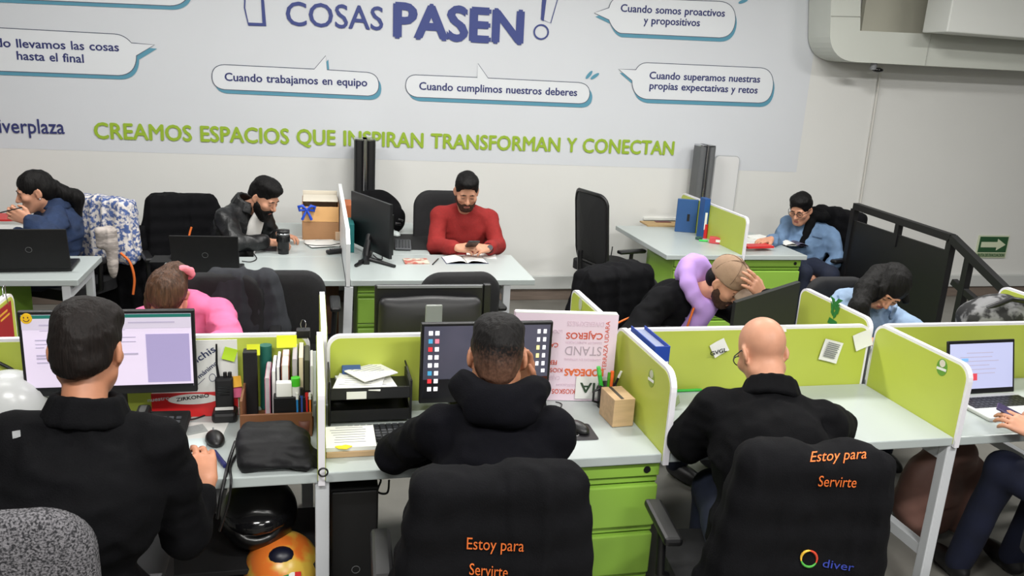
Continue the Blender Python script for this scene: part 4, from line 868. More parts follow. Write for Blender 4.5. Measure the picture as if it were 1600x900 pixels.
m = MB(); m.tube([(tx-tw/2, ty-.11, DZ+.163), (tx-tw/2, ty+.11, DZ+.163), (tx+tw/2, ty+.11, DZ+.163), (tx+tw/2, ty-.11, DZ+.163)], .005, 8); m.build('top_rim', BLK, t); MB().box((tx-.05, ty-.1135, DZ+.115), (.07, .002, .028)).build('label_card', PAPER, t)
for i, (dx, dy, rz, w, d, lab) in enumerate(((-.01, -.01, .15, .2, .17, 'lowest folded sheet in the paper tray'), (-.035, -.03, -.2, .17, .15, 'middle printed sheet in the paper tray'), (.01, .02, .55, .15, .13, 'topmost tilted form in the paper tray'))):
    sheet_paper('paper_sheet', lab, 'paper', (tx+dx, ty+dy, DZ+.105+.018*i+.008), w, d, rz, PAPER, .012 if i == 0 else .004, 6)
block('blue_notepad', 'small blue and white notepad at the rear of the tray', 'notepad', (tx-.06, ty+.07, DZ+.104), (.07, .05, .05), M('pad_blue', (60, 90, 150), .6))
c = pz(548, 703, DZ); t = block('wooden_board', 'stack base of pale brown wooden board under forms', 'board', (c.x+.0, c.y+.025, DZ), (.165, .16, .022), WOOD, .0)
sheet_paper('paper_stack', 'stack of forms on a wooden board with yellow splash', 'paper', (c.x, c.y+.03, DZ+.0225), .165, .165, 0, PAPER, .014, 7)
m = MB(); m.prism([(.026*math.cos(a)*(1+.2*math.sin(3*a)), .014*math.sin(a)*(1+.2*math.cos(5*a))) for a in [i*PI/10 for i in range(20)]], (pz(537, 699, DZ+.037).x, pz(537, 699, DZ+.037).y, DZ+.037), (1, 0, 0), (0, 1, 0), (0, 0, .002)); tag(m.build('yellow_note', M('note_gold', (250, 214, 20), .6)), 'torn bright yellow note on the stack of forms', 'note')
def keyboard(label, c, rz, w=.36, d=.12, mat=BLKM):
    t = thing('keyboard', label, 'keyboard', c, rz); MB().box((0, 0, .008), (w, d, .014), bev=.004).build('case', mat, t, world=False); m = MB()
    for i in range(5):
        for j in range(int(w/.023)): m.box((-w/2+.016+j*.0225, -d/2+.017+i*.0215, .017), (.017, .016, .005))
    o = m.build('keys', M('keycap', (48, 50, 54), .5), t, world=False); o['kind'] = 'stuff'; return t
keyboard('black keyboard half under the left arm of middle man', pz(622, 678, DZ), .03)
SD = M('desktop_wallpaper', (92, 88, 104), .35, noise=(3.0, .9, .3), col2=(44, 52, 66), emit=.30)
p0, p1, p2, p3_ = pY(657, 504, 2.88), pY(857, 501, 2.88), pY(858, 622, 2.88), pY(659, 629, 2.88); mw = .50; mh = .315; mc = (p0+p1+p2+p3_)/4
mon, so = monitor('dark desktop monitor with icons in front of the middle man', (mc.x, 2.88, DZ), 0, mw, mh, mc.z-mh/2-DZ, SD); zb = mc.z-mh/2-DZ
for rc_ in ((0, .74, .45, 1), (.72, .86, 1, 1)): scr('wallpaper_ground', [rc_], M('screen_black', (12, 12, 20), .4), so, mw, mh, zb); scr('wallpaper_band', [(.72, .74, 1, .86)], M('screen_brown', (120, 78, 62), .4, emit=.25), so, mw, mh, zb)
ic = {}
for k, (col, x) in enumerate(((0, .035), (1, .085))):
    for i in range(8): ic.setdefault(('w', 'p', 'r', 'w', 'w', 'b', 'r', 'w')[i] if k == 0 and i != 1 else ('b' if i == 1 and k == 0 else ('p' if i == 1 else 'w')), []).append((x, .06+i*.112, x+.032, .12+i*.112))
for i in range(5): ic.setdefault('w' if i in (0, 1, 4) else 'y', []).append((.895, .06+i*.115, .92, .12+i*.115)); ic.setdefault('w', []).append((.945, .06+i*.115, .97, .12+i*.115))
ic['w'].append((.945, .63, .975, .68)); ic['y'].append((.385, .05, .415, .12))
for k, col in (('w', (236, 236, 240)), ('p', (222, 120, 140)), ('r', (214, 52, 60)), ('b', (70, 150, 190)), ('y', (238, 226, 150))):
    for rct in ic.get(k, []): scr('icon', [rct], M('icon_'+k, col, .4, emit=.6), so, mw, mh, zb, .0138)
# translucent holder on the screen
c = pY(679, 492, SY+.0); t = tag(MB().box((c.x, SY+.02, c.z-.01), (.066, .01, .09), bev=.006).build('phone_holder', M('holder_grey', (150, 156, 148), .3, alpha=.75)), 'small translucent grey holder behind the dark desktop monitor top', 'holder')
# printed board leaning on the screen
a, b = pY(815, 492, 2.99), pY(963, 490, 2.94); bl_, br_ = pz(850, 632, DZ), pz(955, 637, DZ)
LX0, LX1 = pY(806, 492, 2.985).x, pY(963, 490, 2.96).x; zt = pY(963, 490, 2.96).z
bd = thing('printed_board', 'white board printed with upside-down words in red and grey', 'board', ((LX0+LX1)/2, 2.97, DZ))
ly0, ly1 = 2.985, 2.93                                                # left and right end depth
def LB(u, v, d=0): x = LX0+(LX1-LX0)*u; return Vector((x, ly0+(ly1-ly0)*u-.002*0+(1-v)*-.0-d, DZ+.002+(zt-DZ)*v))
BPK = M('board_lilac', (228, 208, 222), .5)
m = MB(); m.prism([(0, 0), (1, 0), (1, 1), (0, 1)], LB(0, 0, .0), LB(1, 0)-LB(0, 0), LB(0, 1)-LB(0, 0), (0, .03, 0)); m.build('panel', BPK, bd)
m = MB(); m.box((LB(.5, 1)+Vector((0, .015, .002))), ((LX1-LX0), .03, .004), Rz(math.atan2(ly1-ly0, LX1-LX0))); m.build('top_edge', PAPER, bd)
NB = Vector((ly1-ly0, -(LX1-LX0), 0)).normalized()
UW = M('print_red', (206, 92, 70), .6); UG = M('print_mauve', (176, 160, 172), .6); UP = M('print_pale', (216, 190, 206), .6); UO = M('print_orange', (224, 110, 60), .6)
def btxt(txt, u0, u1, v, cap, mat, bold=.0, rot=False):
    m = MB(); (lettering(m, txt, LB(u1, v+cap/(zt-DZ), .0), LB(u0, v+cap/(zt-DZ), .0), NB, cap, bold, .001) if not rot else lettering(m, txt, LB(u1, v), LB(u1, u0), NB, cap, bold, .001)); m.build('board_lettering', mat, bd)
# right part columns: words run upside down
for txt, u0, u1, v, cap, mt, bo in [('DIVEREXPRESS', .50, .86, .865, .020, UP, 0), ('CAJEROS', .50, .86, .72, .026, UW, .02), ('STAND', .50, .86, .53, .038, UG, -.005), ('ZONAS DE ALIMENTACION', .5, .86, .665, .010, UP, 0), ('COMERCIO EN VITRINAS', .5, .86, .47, .010, UP, 0), ('BODEGAS', .51, .9, .295, .028, UO, .045), ('KIOSKOS', .40, .63, .08, .020, UW, .01), ('CAJEROS', .3, .47, .24, .018, UP, 0), ('FERIA', .3, .43, .42, .018, UW, .02), ('CAFE', .3, .43, .62, .018, UW, .02), ('KIOSKO', .28, .49, .33, .018, UW, .01), ('DEGUSTACION', .44, .66, .17, .010, UP, 0), ('LOCALES', .3, .46, .78, .014, UP, 0)]: btxt(txt, u0, u1, v, cap, mt, bo)
m = MB(); lettering(m, 'TERRAZA UDARA', LB(.92, .36), LB(.92, .93), NB, .017, .0, .001); m.build('board_lettering', UW, bd)
q = pY(932, 615, 2.92); mm = MB(); mm.prism([(0, 0), (.34, 0), (.34, .26), (0, .26)], LB(.63, .03, .004), LB(1, 0)-LB(0, 0), (LB(0, 1)-LB(0, 0)), (0, -.002, 0)); mm.build('white_label', PAPER, bd)
m = MB(); lettering(m, 'DIA', LB(.95, .22, .007), LB(.67, .22, .007), NB, .042, .02, .0006); m.build('label_lettering', M('label_ink', (52, 74, 52), .6), bd)
# pencil cup and wooden box
c = pz(948, 640, DZ); c = Vector((c.x+.005, c.y+.03, DZ)); t = thing('pencil_cup', 'black pencil cup with handle holding green and orange markers', 'cup', c); MB().lathe([(.001, 0), (.034, 0), (.036, .095), (.032, .095), (.03, .006), (.001, .006)], c, 18).build('cup_body', BLK, t); MB().tube([c+Vector((-.034, -.005, .08)), c+Vector((-.058, -.01, .07)), c+Vector((-.058, -.01, .03)), c+Vector((-.034, -.005, .02))], .005, 8).build('handle', BLK, t)
for lab, dx, dy, dz, mt, cm, px, r in [('green marker leaning left in the pencil cup', -.012, 0, 0, M('marker_green', (56, 180, 60), .4), M('marker_lime', (90, 200, 90), .4), (935, 573), .0085), ('dark green pen in the middle of the pencil cup', .0, -.012, 0, M('marker_leaf', (70, 150, 30), .4), M('marker_leaf', (70, 150, 30), .4), (952, 582), .006), ('orange marker upright in the pencil cup', .018, 0, 0, M('marker_orange', (250, 110, 50), .4), M('marker_orange', (250, 110, 50), .4), (957, 580), .008), ('black and white pen leaning right in the pencil cup', .012, .01, 0, BLK, PAPER, (971, 580), .005)]:
    q = pY(*px, c.y-.005); pen(lab, c+Vector((dx*.6, dy, .01)), q, r, mt, cm, 'markers in the pencil cup')
a = pz(945+8, 668, DZ); b = pz(989, 668, DZ); zt = pY(988, 635, a.y).z; w = b.x-a.x
t = thing('wooden_box', 'pale wooden pen box with dark slot beside the lime divider', 'box', ((a.x+b.x)/2, a.y+.06, DZ)); bw = Vector(((a.x+b.x)/2+.002, a.y+.065, DZ+.056)); MB().box(bw, (.085, .13, .11), Rz(.06), .002).build('box_body', WOOD, t); MB().box(bw+Vector((-.008, 0, .0555)), (.012, .12, .002), Rz(.06)).build('slot', M('slot_dark', (60, 54, 48), .6), t)
# mouse pad
p0, p1, p2, p3_ = pz(858, 662, DZ), pz(912, 655, DZ), pz(939, 691, DZ), pz(866, 698, DZ)
t = thing('mouse_pad', 'black mouse pad printed with a portrait strip beside the middle man', 'mouse pad', (p2+p3_)/2); cx = (p0+p1+p2+p3_)/4; wd_ = .175; dp = .135
pd = thing('x', None, None, (cx.x, cx.y, DZ), -.03); bpy.data.objects.remove(pd); t.location = (cx.x-.005, cx.y, DZ); t.rotation_euler = (0, 0, -.02); RM[t.name] = Matrix.Translation(t.location) @ Matrix.Rotation(-.02, 4, 'Z')
MB().prism(rrect(wd_, dp, .012), (0, 0, 0), (1, 0, 0), (0, 1, 0), (0, 0, .003)).build('pad', M('pad_black', (38, 36, 40), .5), t, world=False); MB().prism(rrect(wd_+.004, dp+.004, .014), (0, 0, 0), (1, 0, 0), (0, 1, 0), (0, 0, .0015)).build('pad_rim', GREY, t, world=False)
MB().box((-.05, -.035, .0034), (.06, .05, .001)).build('portrait_print', M('portrait', (186, 128, 96), .6, noise=(40, .5, .1), col2=(70, 44, 36)), t, world=False); m = MB()
for i in range(3): m.box((-.045, .05-i*.016, .0034), (.07-i*.008, .007, .0006))
m.tube([(.012+.011*math.cos(i*PI/6), -.025+.011*math.sin(i*PI/6), .0036) for i in range(12)], .0012, 4, closed=True); m.build('pad_print', M('print_white', (180, 180, 182), .6), t, world=False)
mouse('black mouse on the printed mouse pad', pz(902, 672, DZ+.003), .45); cable('thin mouse cable looping on the middle desk', [pz(893, 662, DZ+.01), pz(880, 655, DZ+.004), pz(872, 645, DZ+.004), pz(878, 632, DZ+.004), pz(868, 628, DZ+.004)], .0022)
# pc tower
a, b = pY(516, 768, 2.6), pY(592, 763, 2.6); t = thing('computer_tower', 'black desktop computer tower standing under the middle desk', 'computer', ((a.x+b.x)/2, 2.78, 0)); zt = a.z
MB().box(((a.x+b.x)/2, 2.79, (zt+.1)/2), (b.x-a.x, .36, zt-.1), bev=.006).build('tower_case', BLKM, t); MB().box(((a.x+b.x)/2, 2.61, (zt+.1)/2), (b.x-a.x-.006, .02, zt-.11), bev=.006).build('front_panel', BLK, t)
q = pY(556, 890, 2.598); MB().tube([(q.x+.014*math.cos(i*PI/8), 2.598, q.z+.014*math.sin(i*PI/8)) for i in range(16)], .0015, 5, closed=True).build('front_emblem', GREY, t); MB().box(((a.x+b.x)/2, 2.79, .05), (b.x-a.x+.04, .4, .1)).build('tower_stand', BLKM, t)
cable('black power cable looping above the computer tower', [pY(577, 770, 2.75), pY(585, 748, 2.75), pY(595, 750, 2.75), pY(590, 768, 2.75), pY(605, 770, 2.75), pY(608, 750, 2.75)], .004); MB
# ============================================================ bald man's desk
a, b = pz(975, 575, DZ), pz(1033, 580, DZ)
q0, q1 = pY(977, 514, 2.97), pY(1034, 545, 2.70); t = thing('ring_binder', 'blue ring binder leaning on the lime divider behind bald man', 'binder', (1.265, 2.84, DZ)); zt = q1.z
MB().box((1.243, 2.84, DZ+.155), (.004, .25, .31), bev=.001).build('cover', BLUE, t); MB().box((1.300, 2.84, DZ+.155), (.004, .25, .31), bev=.001).build('cover', BLUE, t); MB().box((1.272, 2.716, DZ+.155), (.06, .004, .31), bev=.001).build('spine', BLUE, t); MB().box((1.272, 2.845, DZ+.15), (.05, .23, .292)).build('pages', M('pages_blue', (150, 158, 186), .8, noise=(200, .3), stretch=(8, .2, .2)), t); MB().box((1.272, 2.7125, DZ+.2), (.052, .002, .10)).build('spine_label', PAPER, t)
m = MB(); lettering(m, '2V', Vector((1.294, 2.711, DZ+.232)), Vector((1.25, 2.711, DZ+.232)), BN, .034, .03, .0005); m.build('spine_lettering', BLK, t)
pen('bright green pen lying along the foot of the screen', pz(1046, 611, DZ+.006), pz(1096, 609, DZ+.006), .006, M('marker_green', (56, 180, 60), .4), None)
def sticker(label, x, px, py, sx, mat, mat2):
    r = ray(px, py); c = Vector((0, 0, CAMH))+r*(x/r.x); t = thing('sticker', label, 'sticker', c); MB().prism([(.028*math.cos(i*PI/10), .034*math.sin(i*PI/10)) for i in range(20)], c, (0, 1, 0), (0, 0, 1), (sx*.0015, 0, 0)).build('disc', mat, t); MB().prism([(.015*math.cos(i*PI/8), .016+.015*math.sin(i*PI/8)) for i in range(16)], c+Vector((sx*.0015, 0, 0)), (0, 1, 0), (0, 0, 1), (sx*.001, 0, 0)).build('emblem', mat2, t); MB().prism([(-.025, -.01), (.025, -.014), (.025, -.004), (-.025, 0)], c+Vector((sx*.0015, 0, 0)), (0, 1, 0), (0, 0, 1), (sx*.001, 0, 0)).build('stripe', PAPER, t)
sticker('pale oval sticker on the lime divider above the wooden box', 1.1975, 1018, 591, -1, M('sticker_olive', (140, 160, 60), .5), M('sticker_silver', (190, 194, 170), .4)); sticker('round green sticker on the large right divider', 2.4075, 1472, 574, -1, M('sticker_green', (96, 150, 50), .5), PAPER2)
YS = SY-.0145
def wallnote(label, px, py, w, h, a, lines=4, mat=PAPER):
    c = pY(px, py, YS-.002); t = thing('paper_note', label, 'note', c); u = Vector((math.cos(a), 0, math.sin(a))); v = Vector((-math.sin(a), 0, math.cos(a)))
    m = MB()
    for d in (0, .0012): m.sheet([[c+u*w*(i/4-.5)+v*h*(j/4-.5)+Vector((0, -.012*((i/4-.5)**2+(1-j/4)**2*.5)-d, 0)) for j in range(5)] for i in range(5)])
    m.build('sheet', mat, t, fix=False); m = MB()
    for k in range(lines): m.prism([(-.36*w, .36*h-.74*h*k/max(lines, 1)), (.34*w*random.uniform(.7, 1), .36*h-.74*h*k/max(lines, 1)), (.34*w*random.uniform(.7, 1), .36*h-.74*h*k/max(lines, 1)+.05*h), (-.36*w, .36*h-.74*h*k/max(lines, 1)+.05*h)], c+Vector((0, -.0135, 0)), u, v, (0, -.0006, 0))
    if lines: m.build('writing', M('note_ink', (120, 122, 126), .7), t)
wallnote('crumpled white note with dark lettering left of bald man head', 1123, 543, .07, .06, .5, 0); c = pY(1118, 553, YS-.02); m = MB(); lettering(m, 'GVGL', pY(1110, 556, YS-.018), pY(1136, 549, YS-.018), BN, .018, .02, .0); tag(m.build('note_lettering', BLK), 'black hand lettering on the crumpled note', 'lettering')
wallnote('white handwritten note right of bald man head', 1297, 548, .095, .095, -.25, 8); wallnote('blank white note at the top right corner of the screen', 1347, 531, .085, .075, .35, 0); wallnote('tiny white label on the screen top edge above bald man', 1223, 513, .028, .026, 0, 0)
s = MB(); c = pz(1055, 640, DZ)
for i in range(5): a = -.6+i*.4; s.prism([(0, 0), (.012, .03), (0, .07), (-.012, .03)], c+Vector((0, 0, .01)), Vector((math.cos(a), math.sin(a), 0)), Vector((-math.sin(a)*.7, math.cos(a)*.7, .5)), (0, 0, .002))
tag(s.build('leaf_sprig', M('leaf_olive', (124, 140, 92), .6)), 'small grey green leafy sprig left of bald man elbow', 'plant'); 
m = MB(); [m.box(pz(1318+i*6, 668+(i % 2)*3, DZ+.002), (.012, .006, .003), Rz(i)) for i in range(4)]; tag(m.build('paper_scraps', M('scrap_maroon', (110, 50, 60), .7)), 'dark red paper scraps on the bald man desk', 'scraps', None, 'stuff')
# brown quilted bag under the bench
c = pY(1455, 840, 2.95); t = thing('quilted_bag', 'rose brown quilted bag hanging low behind the white desk leg', 'bag', (c.x, 2.9, 0)); s = SDF(.009); s.ell((c.x-.1, 2.92, .22), (.16, .12, .22), .03); s.ell((c.x+.1, 2.92, .2), (.13, .12, .2), .03); s.ell((c.x-.02, 2.93, .42), (.13, .1, .1), .04)
for i in range(4): s.cap((c.x-.3, 2.8, .08+.1*i), (c.x+.3, 2.8, .1+.1*i), .012, k=.02, op='-')
s.folds(.03, (12, 12, 12)); s.half((0, 0, .003), (0, 0, -1)); sdf_obj(s, 'bag_body', M('bag_rose', (128, 92, 82), .6, noise=(9, .3)), t)
# ============================================================ right laptop desk
c = pz(1575, 640, DZ); SL = M('laptop_screen', (176, 180, 214), .4, emit=.42)
lp, o, u, n = laptop('open laptop with pale screen at the right edge', (pz(1512, 641, DZ).x+.175, 2.70, DZ), .03, .36, .235, 104, BLK, M('laptop_silver', (196, 198, 200), .35), SL)
m = MB(); R3 = Matrix(((1, 0, 0), (0, u.y, n.y), (0, u.z, n.z)))
for x, y, w, h in ((-.09, .15, .035, .014), ): m.box(o+u*y+Vector((x, 0, 0))+n*.0026, (w, h, .0008), R3)
m.build('screen_chip', M('chip_blue', (120, 170, 220), .4, emit=.4), lp, world=False); m = MB(); m.box(o+u*.075+Vector((-.05, 0, 0))+n*.0026, (.05, .03, .0008), R3); m.build('screen_button', M('button_red', (206, 70, 84), .4, emit=.4), lp, world=False)
m = MB(); [m.box(o+u*(.09+.018*i)+Vector((-.03+.02*(i % 2), 0, 0))+n*.0024, (.2-.03*(i % 3), .003, .0006), R3) for i in range(6)]; m.build('screen_text', M('screen_text', (120, 112, 138)), lp, world=False)
# ============================================================ rear bench things
c = pY(676, 500, 3.35); a, b = pY(584, 449, 3.32), pY(767, 447, 3.32)
t = thing('monitor', 'black monitor seen from behind between the rear dividers', 'monitor', ((a.x+b.x)/2-.01, 3.33, DZ)); cx_ = (a.x+b.x)/2-.008; zt = a.z; hh = zt-.80
MB().box((cx_, 3.36, .80+hh/2), (b.x-a.x-.03, .02, hh), bev=.005).build('bezel', BLK, t); s = SDF(.008); s.box((cx_, 3.325, .80+hh*.46), ((b.x-a.x)/2-.03, .04, hh*.40), .03, .02); s.ell((cx_, 3.30, .80+hh*.45), (.2, .05, .13), .04); sdf_obj(s, 'back_shell', M('monitor_back', (26, 25, 28), .5), t)
MB().box((cx_, 3.33, DZ+.1), (.06, .04, .2)).build('stand_neck', BLK, t); MB().box((cx_, 3.34, DZ+.006), (.24, .18, .012), bev=.004).build('stand_base', BLK, t); MB().box((cx_, 3.345, zt-.005), (b.x-a.x-.05, .012, .01)).build('top_ridge', GREY, t)
q = pY(762, 452, 3.345); tag(MB().box((q.x, 3.36, q.z-.05), (.03, .03, .14), bev=.003).build('webcam_clip', BLK), 'black clip with pale tag at the right end of the turned monitor', 'clip')
q = pY(440, 440, 4.4)
# laptop/monitor of the man with the cap
q0, q1, q2, q3_ = pY(1150, 473, 3.42), pY(1251, 441, 3.30), pY(1243, 505, 3.30), pY(1146, 512, 3.42)
t = thing('tablet_monitor', 'dark slanted monitor back in front of the man with cap', 'monitor', ((q0.x+q1.x)/2, 3.36, DZ)); zc = DZ+.02
m = MB(); d = Vector((.0, .03, 0)); v = [Vector((q0.x, 3.42, zc+.0)), Vector((q1.x, 3.30, zc)), q1, q0]; m.add(v+[p+d for p in v], [(0, 1, 2, 3), (7, 6, 5, 4), (0, 4, 5, 1), (1, 5, 6, 2), (2, 6, 7, 3), (3, 7, 4, 0)]); m.build('panel_back', M('monitor_black_green', (24, 27, 24), .5), t); MB().box(((q0.x+q1.x)/2, 3.42, DZ+.012), (.22, .14, .022), bev=.004).build('stand_base', BLK, t)
# poster with clips on the left rear divider
xd = -1.19+.0145; t = thing('red_leaflet', 'red leaflet hung by wire clips on the left rear divider', 'leaflet', (xd, 3.45, .82))
def dX(px, py, x=xd): r = ray(px, py); return Vector((0, 0, CAMH))+r*(x/r.x)
a, b = dX(21, 482), dX(40, 525); m = MB(); ya, yb = 3.32, 3.6; m.box((xd+.001, 3.47, .90), (.002, .20, .2)); m.build('sheet', M('leaflet_red', (150, 32, 32), .5), t); m = MB(); lettering(m, 'viaje', Vector((xd+.002, 3.53, .82)), Vector((xd+.002, 3.40, .82)), (1, 0, 0), .05, .02, .0006); m.build('leaflet_lettering', PAPER, t)
m = MB(); [m.box((xd+.0025, 3.47+.02*i, .975-.02*i), (.001, .1, .008)) for i in range(2)]; m.build('leaflet_stripe', M('gold', (214, 160, 50), .5), t)
for y in (3.44, 3.54): m = MB(); m.tube([(xd-.014, y, 1.0), (xd-.014, y, 1.06), (xd-.008, y+.01, 1.07), (xd-.004, y, 1.03), (xd+.002, y, .99)], .002, 6); m.build('wire_clip', CHROME, t)
tag(MB().box((xd+.002, 3.26, .90), (.002, .06, .07), Rx(.3)).build('sticky_note', PINK), 'pink sticky note on the left rear divider', 'note')
# plant print on right rear divider (facing the bald man side)
xp = 2.43-.0135; t = thing('plant_decal', 'dark green plant print on the rear divider', 'decal', (xp, 3.3, .88)); m = MB(); c = dX(1303, 492, xp)
for i in range(9): a = PI/2+(-1)**i*(.25+.12*i); m.prism([(0, 0), (.012, .02), (0, .055), (-.012, .02)], c+Vector((-.0004*i, .01*math.sin(i*2.3), -.02+.011*i)), (0, math.sin(a), -math.cos(a)), (0, math.cos(a), math.sin(a)), (-.0012, 0, 0))
m.prism([(-.04, -.05), (.04, -.05), (.03, -.02), (-.03, -.025)], c, (0, 1, 0), (0, 0, 1), (-.0012, 0, 0)); m.build('leaf_print', M('print_leaf', (40, 120, 50), .6), t)
# round stickers on rear dividers
q = dX(907, 475, 1.21-.0135); t = thing('sticker', 'pale round sticker on the rear divider behind the printed board', 'sticker', q); MB().prism([(.022*math.cos(i*PI/8), .03*math.sin(i*PI/8)) for i in range(16)], q, (0, 1, 0), (0, 0, 1), (-.0014, 0, 0)).build('disc', M('sticker_silver', (190, 194, 170), .4), t)
# grey bag on the right rear desk
c = Vector((pY(1560, 500, 3.4).x-.02, 3.4, DZ)); t = thing('grey_bag', 'grey and black backpack lying behind the right screen', 'bag', c); s = SDF(.008); s.ell(c+Vector((0, 0, .14)), (.2, .13, .16), .03); s.ell(c+Vector((-.1, .0, .14)), (.1, .1, .12), .03); s.folds(.025, (14, 14, 14)); s.half(c+Vector((0, 0, .003)), (0, 0, -1)); sdf_obj(s, 'bag_body', M('bag_grey', (122, 122, 124), .7, noise=(14, 1, .05), col2=(24, 24, 26)), t); m = MB(); m.tube([c+Vector((-.12, -.05, .24)), c+Vector((-.02, -.09, .3)), c+Vector((.1, -.08, .28)), c+Vector((.16, -.02, .22))], .014, 8); m.build('strap', BLK, t)
# ============================================================ left wall desk
p = pz(62, 417, DZ); laptop('open black laptop seen from behind at the left edge', (pz(62, 412, DZ).x+.01, 5.16, DZ), PI+.06, .40, .25, 104, BLKM)
tag(MB().box(pz(2, 408, DZ+.015), (.09, .12, .03), Rz(.3), .012).build('pouch', M('pouch_violet', (150, 90, 170), .6)), 'small violet pouch beside the left laptop', 'pouch')
mouse('black mouse at the far left edge of the wall desk', pz(4, 397, DZ)+Vector((-.02, .05, 0)), .4)
t = sheet_paper('red_folder', 'red folder on papers behind the left woman hand', 'folder', pz(-12, 345, DZ)+Vector((0, 0, .02)), .35, .25, .1, RED, .012); sheet_paper('paper_stack', 'loose white papers below the red folder at left', 'paper', pz(-5, 362, DZ), .36, .3, -.1, PAPER, .018, 6)
# ============================================================ bearded man's desk
p = pz(333, 412, DZ); laptop('open black laptop seen from behind in front of bearded man', (p.x, 5.06, DZ), PI-.03, .37, .24, 104, BLKM); cable('black laptop cable curving right on the wall desk', [pz(378, 408, DZ+.006), pz(392, 409, DZ+.004), pz(401, 404, DZ+.004), pz(396, 396, DZ+.004)], .003)
t = sheet_paper('mouse_pad', 'dark mouse pad left of the laptop on the wall desk', 'mouse pad', pz(270, 405, DZ), .24, .18, 0, BLKM, .003); mouse('black mouse on the dark pad beside the laptop', pz(274, 403, DZ+.003), .1)
tag(MB().box(pz(285, 400, DZ+.01), (.05, .04, .02), Rz(.3), .006).build('eraser', M('terracotta', (196, 112, 84), .7)), 'small terracotta block beside the black mouse', 'eraser')
c = pz(443, 396, DZ); t = thing('lens_tumbler', 'black tumbler shaped like a camera lens on the wall desk', 'mug', c); MB().lathe([(.001, 0), (.034, 0), (.036, .03), (.034, .034), (.037, .04), (.037, .075), (.041, .08), (.041, .125), (.038, .128)], c, 24).build('tumbler_body', BLK, t); MB().lathe([(.0385, .128), (.0425, .130), (.0425, .136), (.0385, .138)], c, 24).build('silver_ring', CHROME, t); MB().lathe([(.039, .137), (.041, .14), (.041, .157), (.001, .16)], c, 24).build('lid', BLK, t)
m = MB(); [m.box(c+Vector((.0415*math.cos(a), .0415*math.sin(a), .1)), (.004, .004, .036), Rz(a)) for a in [i*PI/10 for i in range(20)]]; o = m.build('grip_ribs', BLKG, t); o['kind'] = 'stuff'
t = sheet_paper('passport_wallet', 'dark wallet lying left of the tumbler', 'wallet', pz(422, 389, DZ), .085, .11, -.05, M('wallet_dark', (52, 40, 46), .6), .014); MB().box((0, -.01, .0145), (.03, .02, .002)).build('emblem', M('emblem_grey', (120, 116, 120), .5), t, world=False)
c = pz(525, 396, DZ); t = thing('handset', 'black cordless handset lying beside the white partition', 'telephone', c, .35); MB().box((0, 0, .016), (.13, .05, .026), Ry(-.06), .01).build('handset_body', BLK, t, world=False); m = MB(); [m.box((-.035+.016*i, -.012+.012*j, .030), (.011, .008, .004)) for i in range(5) for j in range(3)]; m.build('buttons', KEY, t, world=False)
# box, bow, papers
xa, xb_ = pY(473, 340, 6.1).x, .19; yb = 6.12; c = Vector(((xa+xb_)/2, yb, DZ)); zt = pY(500, 310, 5.95).z
t = thing('cardboard_box', 'open cardboard box with orange front and blue bow', 'box', c); W_, D_ = xb_-xa, .36; H_ = zt-DZ-.04
for nm, cc, sz, mt in (('side_panel', (-W_/2, 0, H_/2), (.006, D_, H_), CARD), ('side_panel', (W_/2, 0, H_/2), (.006, D_, H_), CARD), ('rear_panel', (0, D_/2, H_/2+.02), (W_, .006, H_+.04), PAPER2), ('front_panel', (0, -D_/2, H_*.25), (W_, .006, H_*.5), CARD), ('front_band', (0, -D_/2, H_*.72), (W_, .006, H_*.42), M('band_orange', (226, 176, 116), .7)), ('bottom_panel', (0, 0, .004), (W_, D_, .006), CARD), ('top_flap', (.0, .02, H_+.01), (W_*.98, D_*.8, .004), PAPER2)):
    MB().box(c+Vector(cc), sz, bev=.001).build(nm, mt, t)
b = c+Vector((-W_/2+.03, -D_/2-.012, H_*.85)); t = thing('ribbon_bow', 'shiny blue ribbon bow on the cardboard box corner', 'bow', b); RBN = M('ribbon_blue', (30, 76, 196), .35)
for s_ in (-1, 1):
    m = MB(); m.tube([b, b+Vector((s_*.03, -.01, .03)), b+Vector((s_*.055, -.008, .022)), b+Vector((s_*.05, -.005, -.004)), b], [.006, .011, .012, .011, .006], 8); m.build('loop', RBN, t); m = MB(); m.tube([b, b+Vector((s_*.015, -.01, -.03)), b+Vector((s_*.032, -.006, -.07))], [.005, .009, .010], 8); m.build('tail', RBN, t)
MB().ell(b, (.011, .011, .011)).build('knot', RBN, t)
t = sheet_paper('paper_stack', 'stack of papers with red edge in front of the cardboard box', 'paper', pz(508, 362, DZ), .22, .26, .05, RED, .03); MB().box((.01, .0, .036), (.19, .24, .012), Rz(.06)).build('upper_sheets', PAPER, t, world=False); MB().box((-.085, .0, .044), (.02, .24, .004)).build('yellow_strip', M('strip_gold', (230, 170, 70), .6), t, world=False)
t = thing('loose_papers', 'spread of loose papers and clips below the red edged stack', 'paper', pz(505, 380, DZ)); 
for i, (dx, dy, rz, mt) in enumerate(((-.02, .01, .1, PAPER), (.03, -.02, -.25, M('paper_grey', (200, 204, 202), .8)), (-.01, -.06, .3, PAPER))): MB().box((dx, dy, .003+.003*i), (.2, .18, .002), Rz(rz)).build('sheet', mt, t, world=False)
m = MB(); m.tube([(-.12, -.1, .012), (-.05, -.13, .012), (.05, -.12, .012), (.11, -.06, .012)], .003, 6); m.build('clip_wire', BLK, t, world=False); tag(MB().box(pz(531, 368, DZ+.03), (.07, .05, .06), Rz(.2), .002).build('small_carton', M('carton_tan', (214, 188, 160), .8)), 'small tan carton leaning at the white partition', 'box'); sheet_paper('paper_sheet', 'white sheet beside the lens tumbler', 'paper', pz(460, 373, DZ), .12, .16, .1)
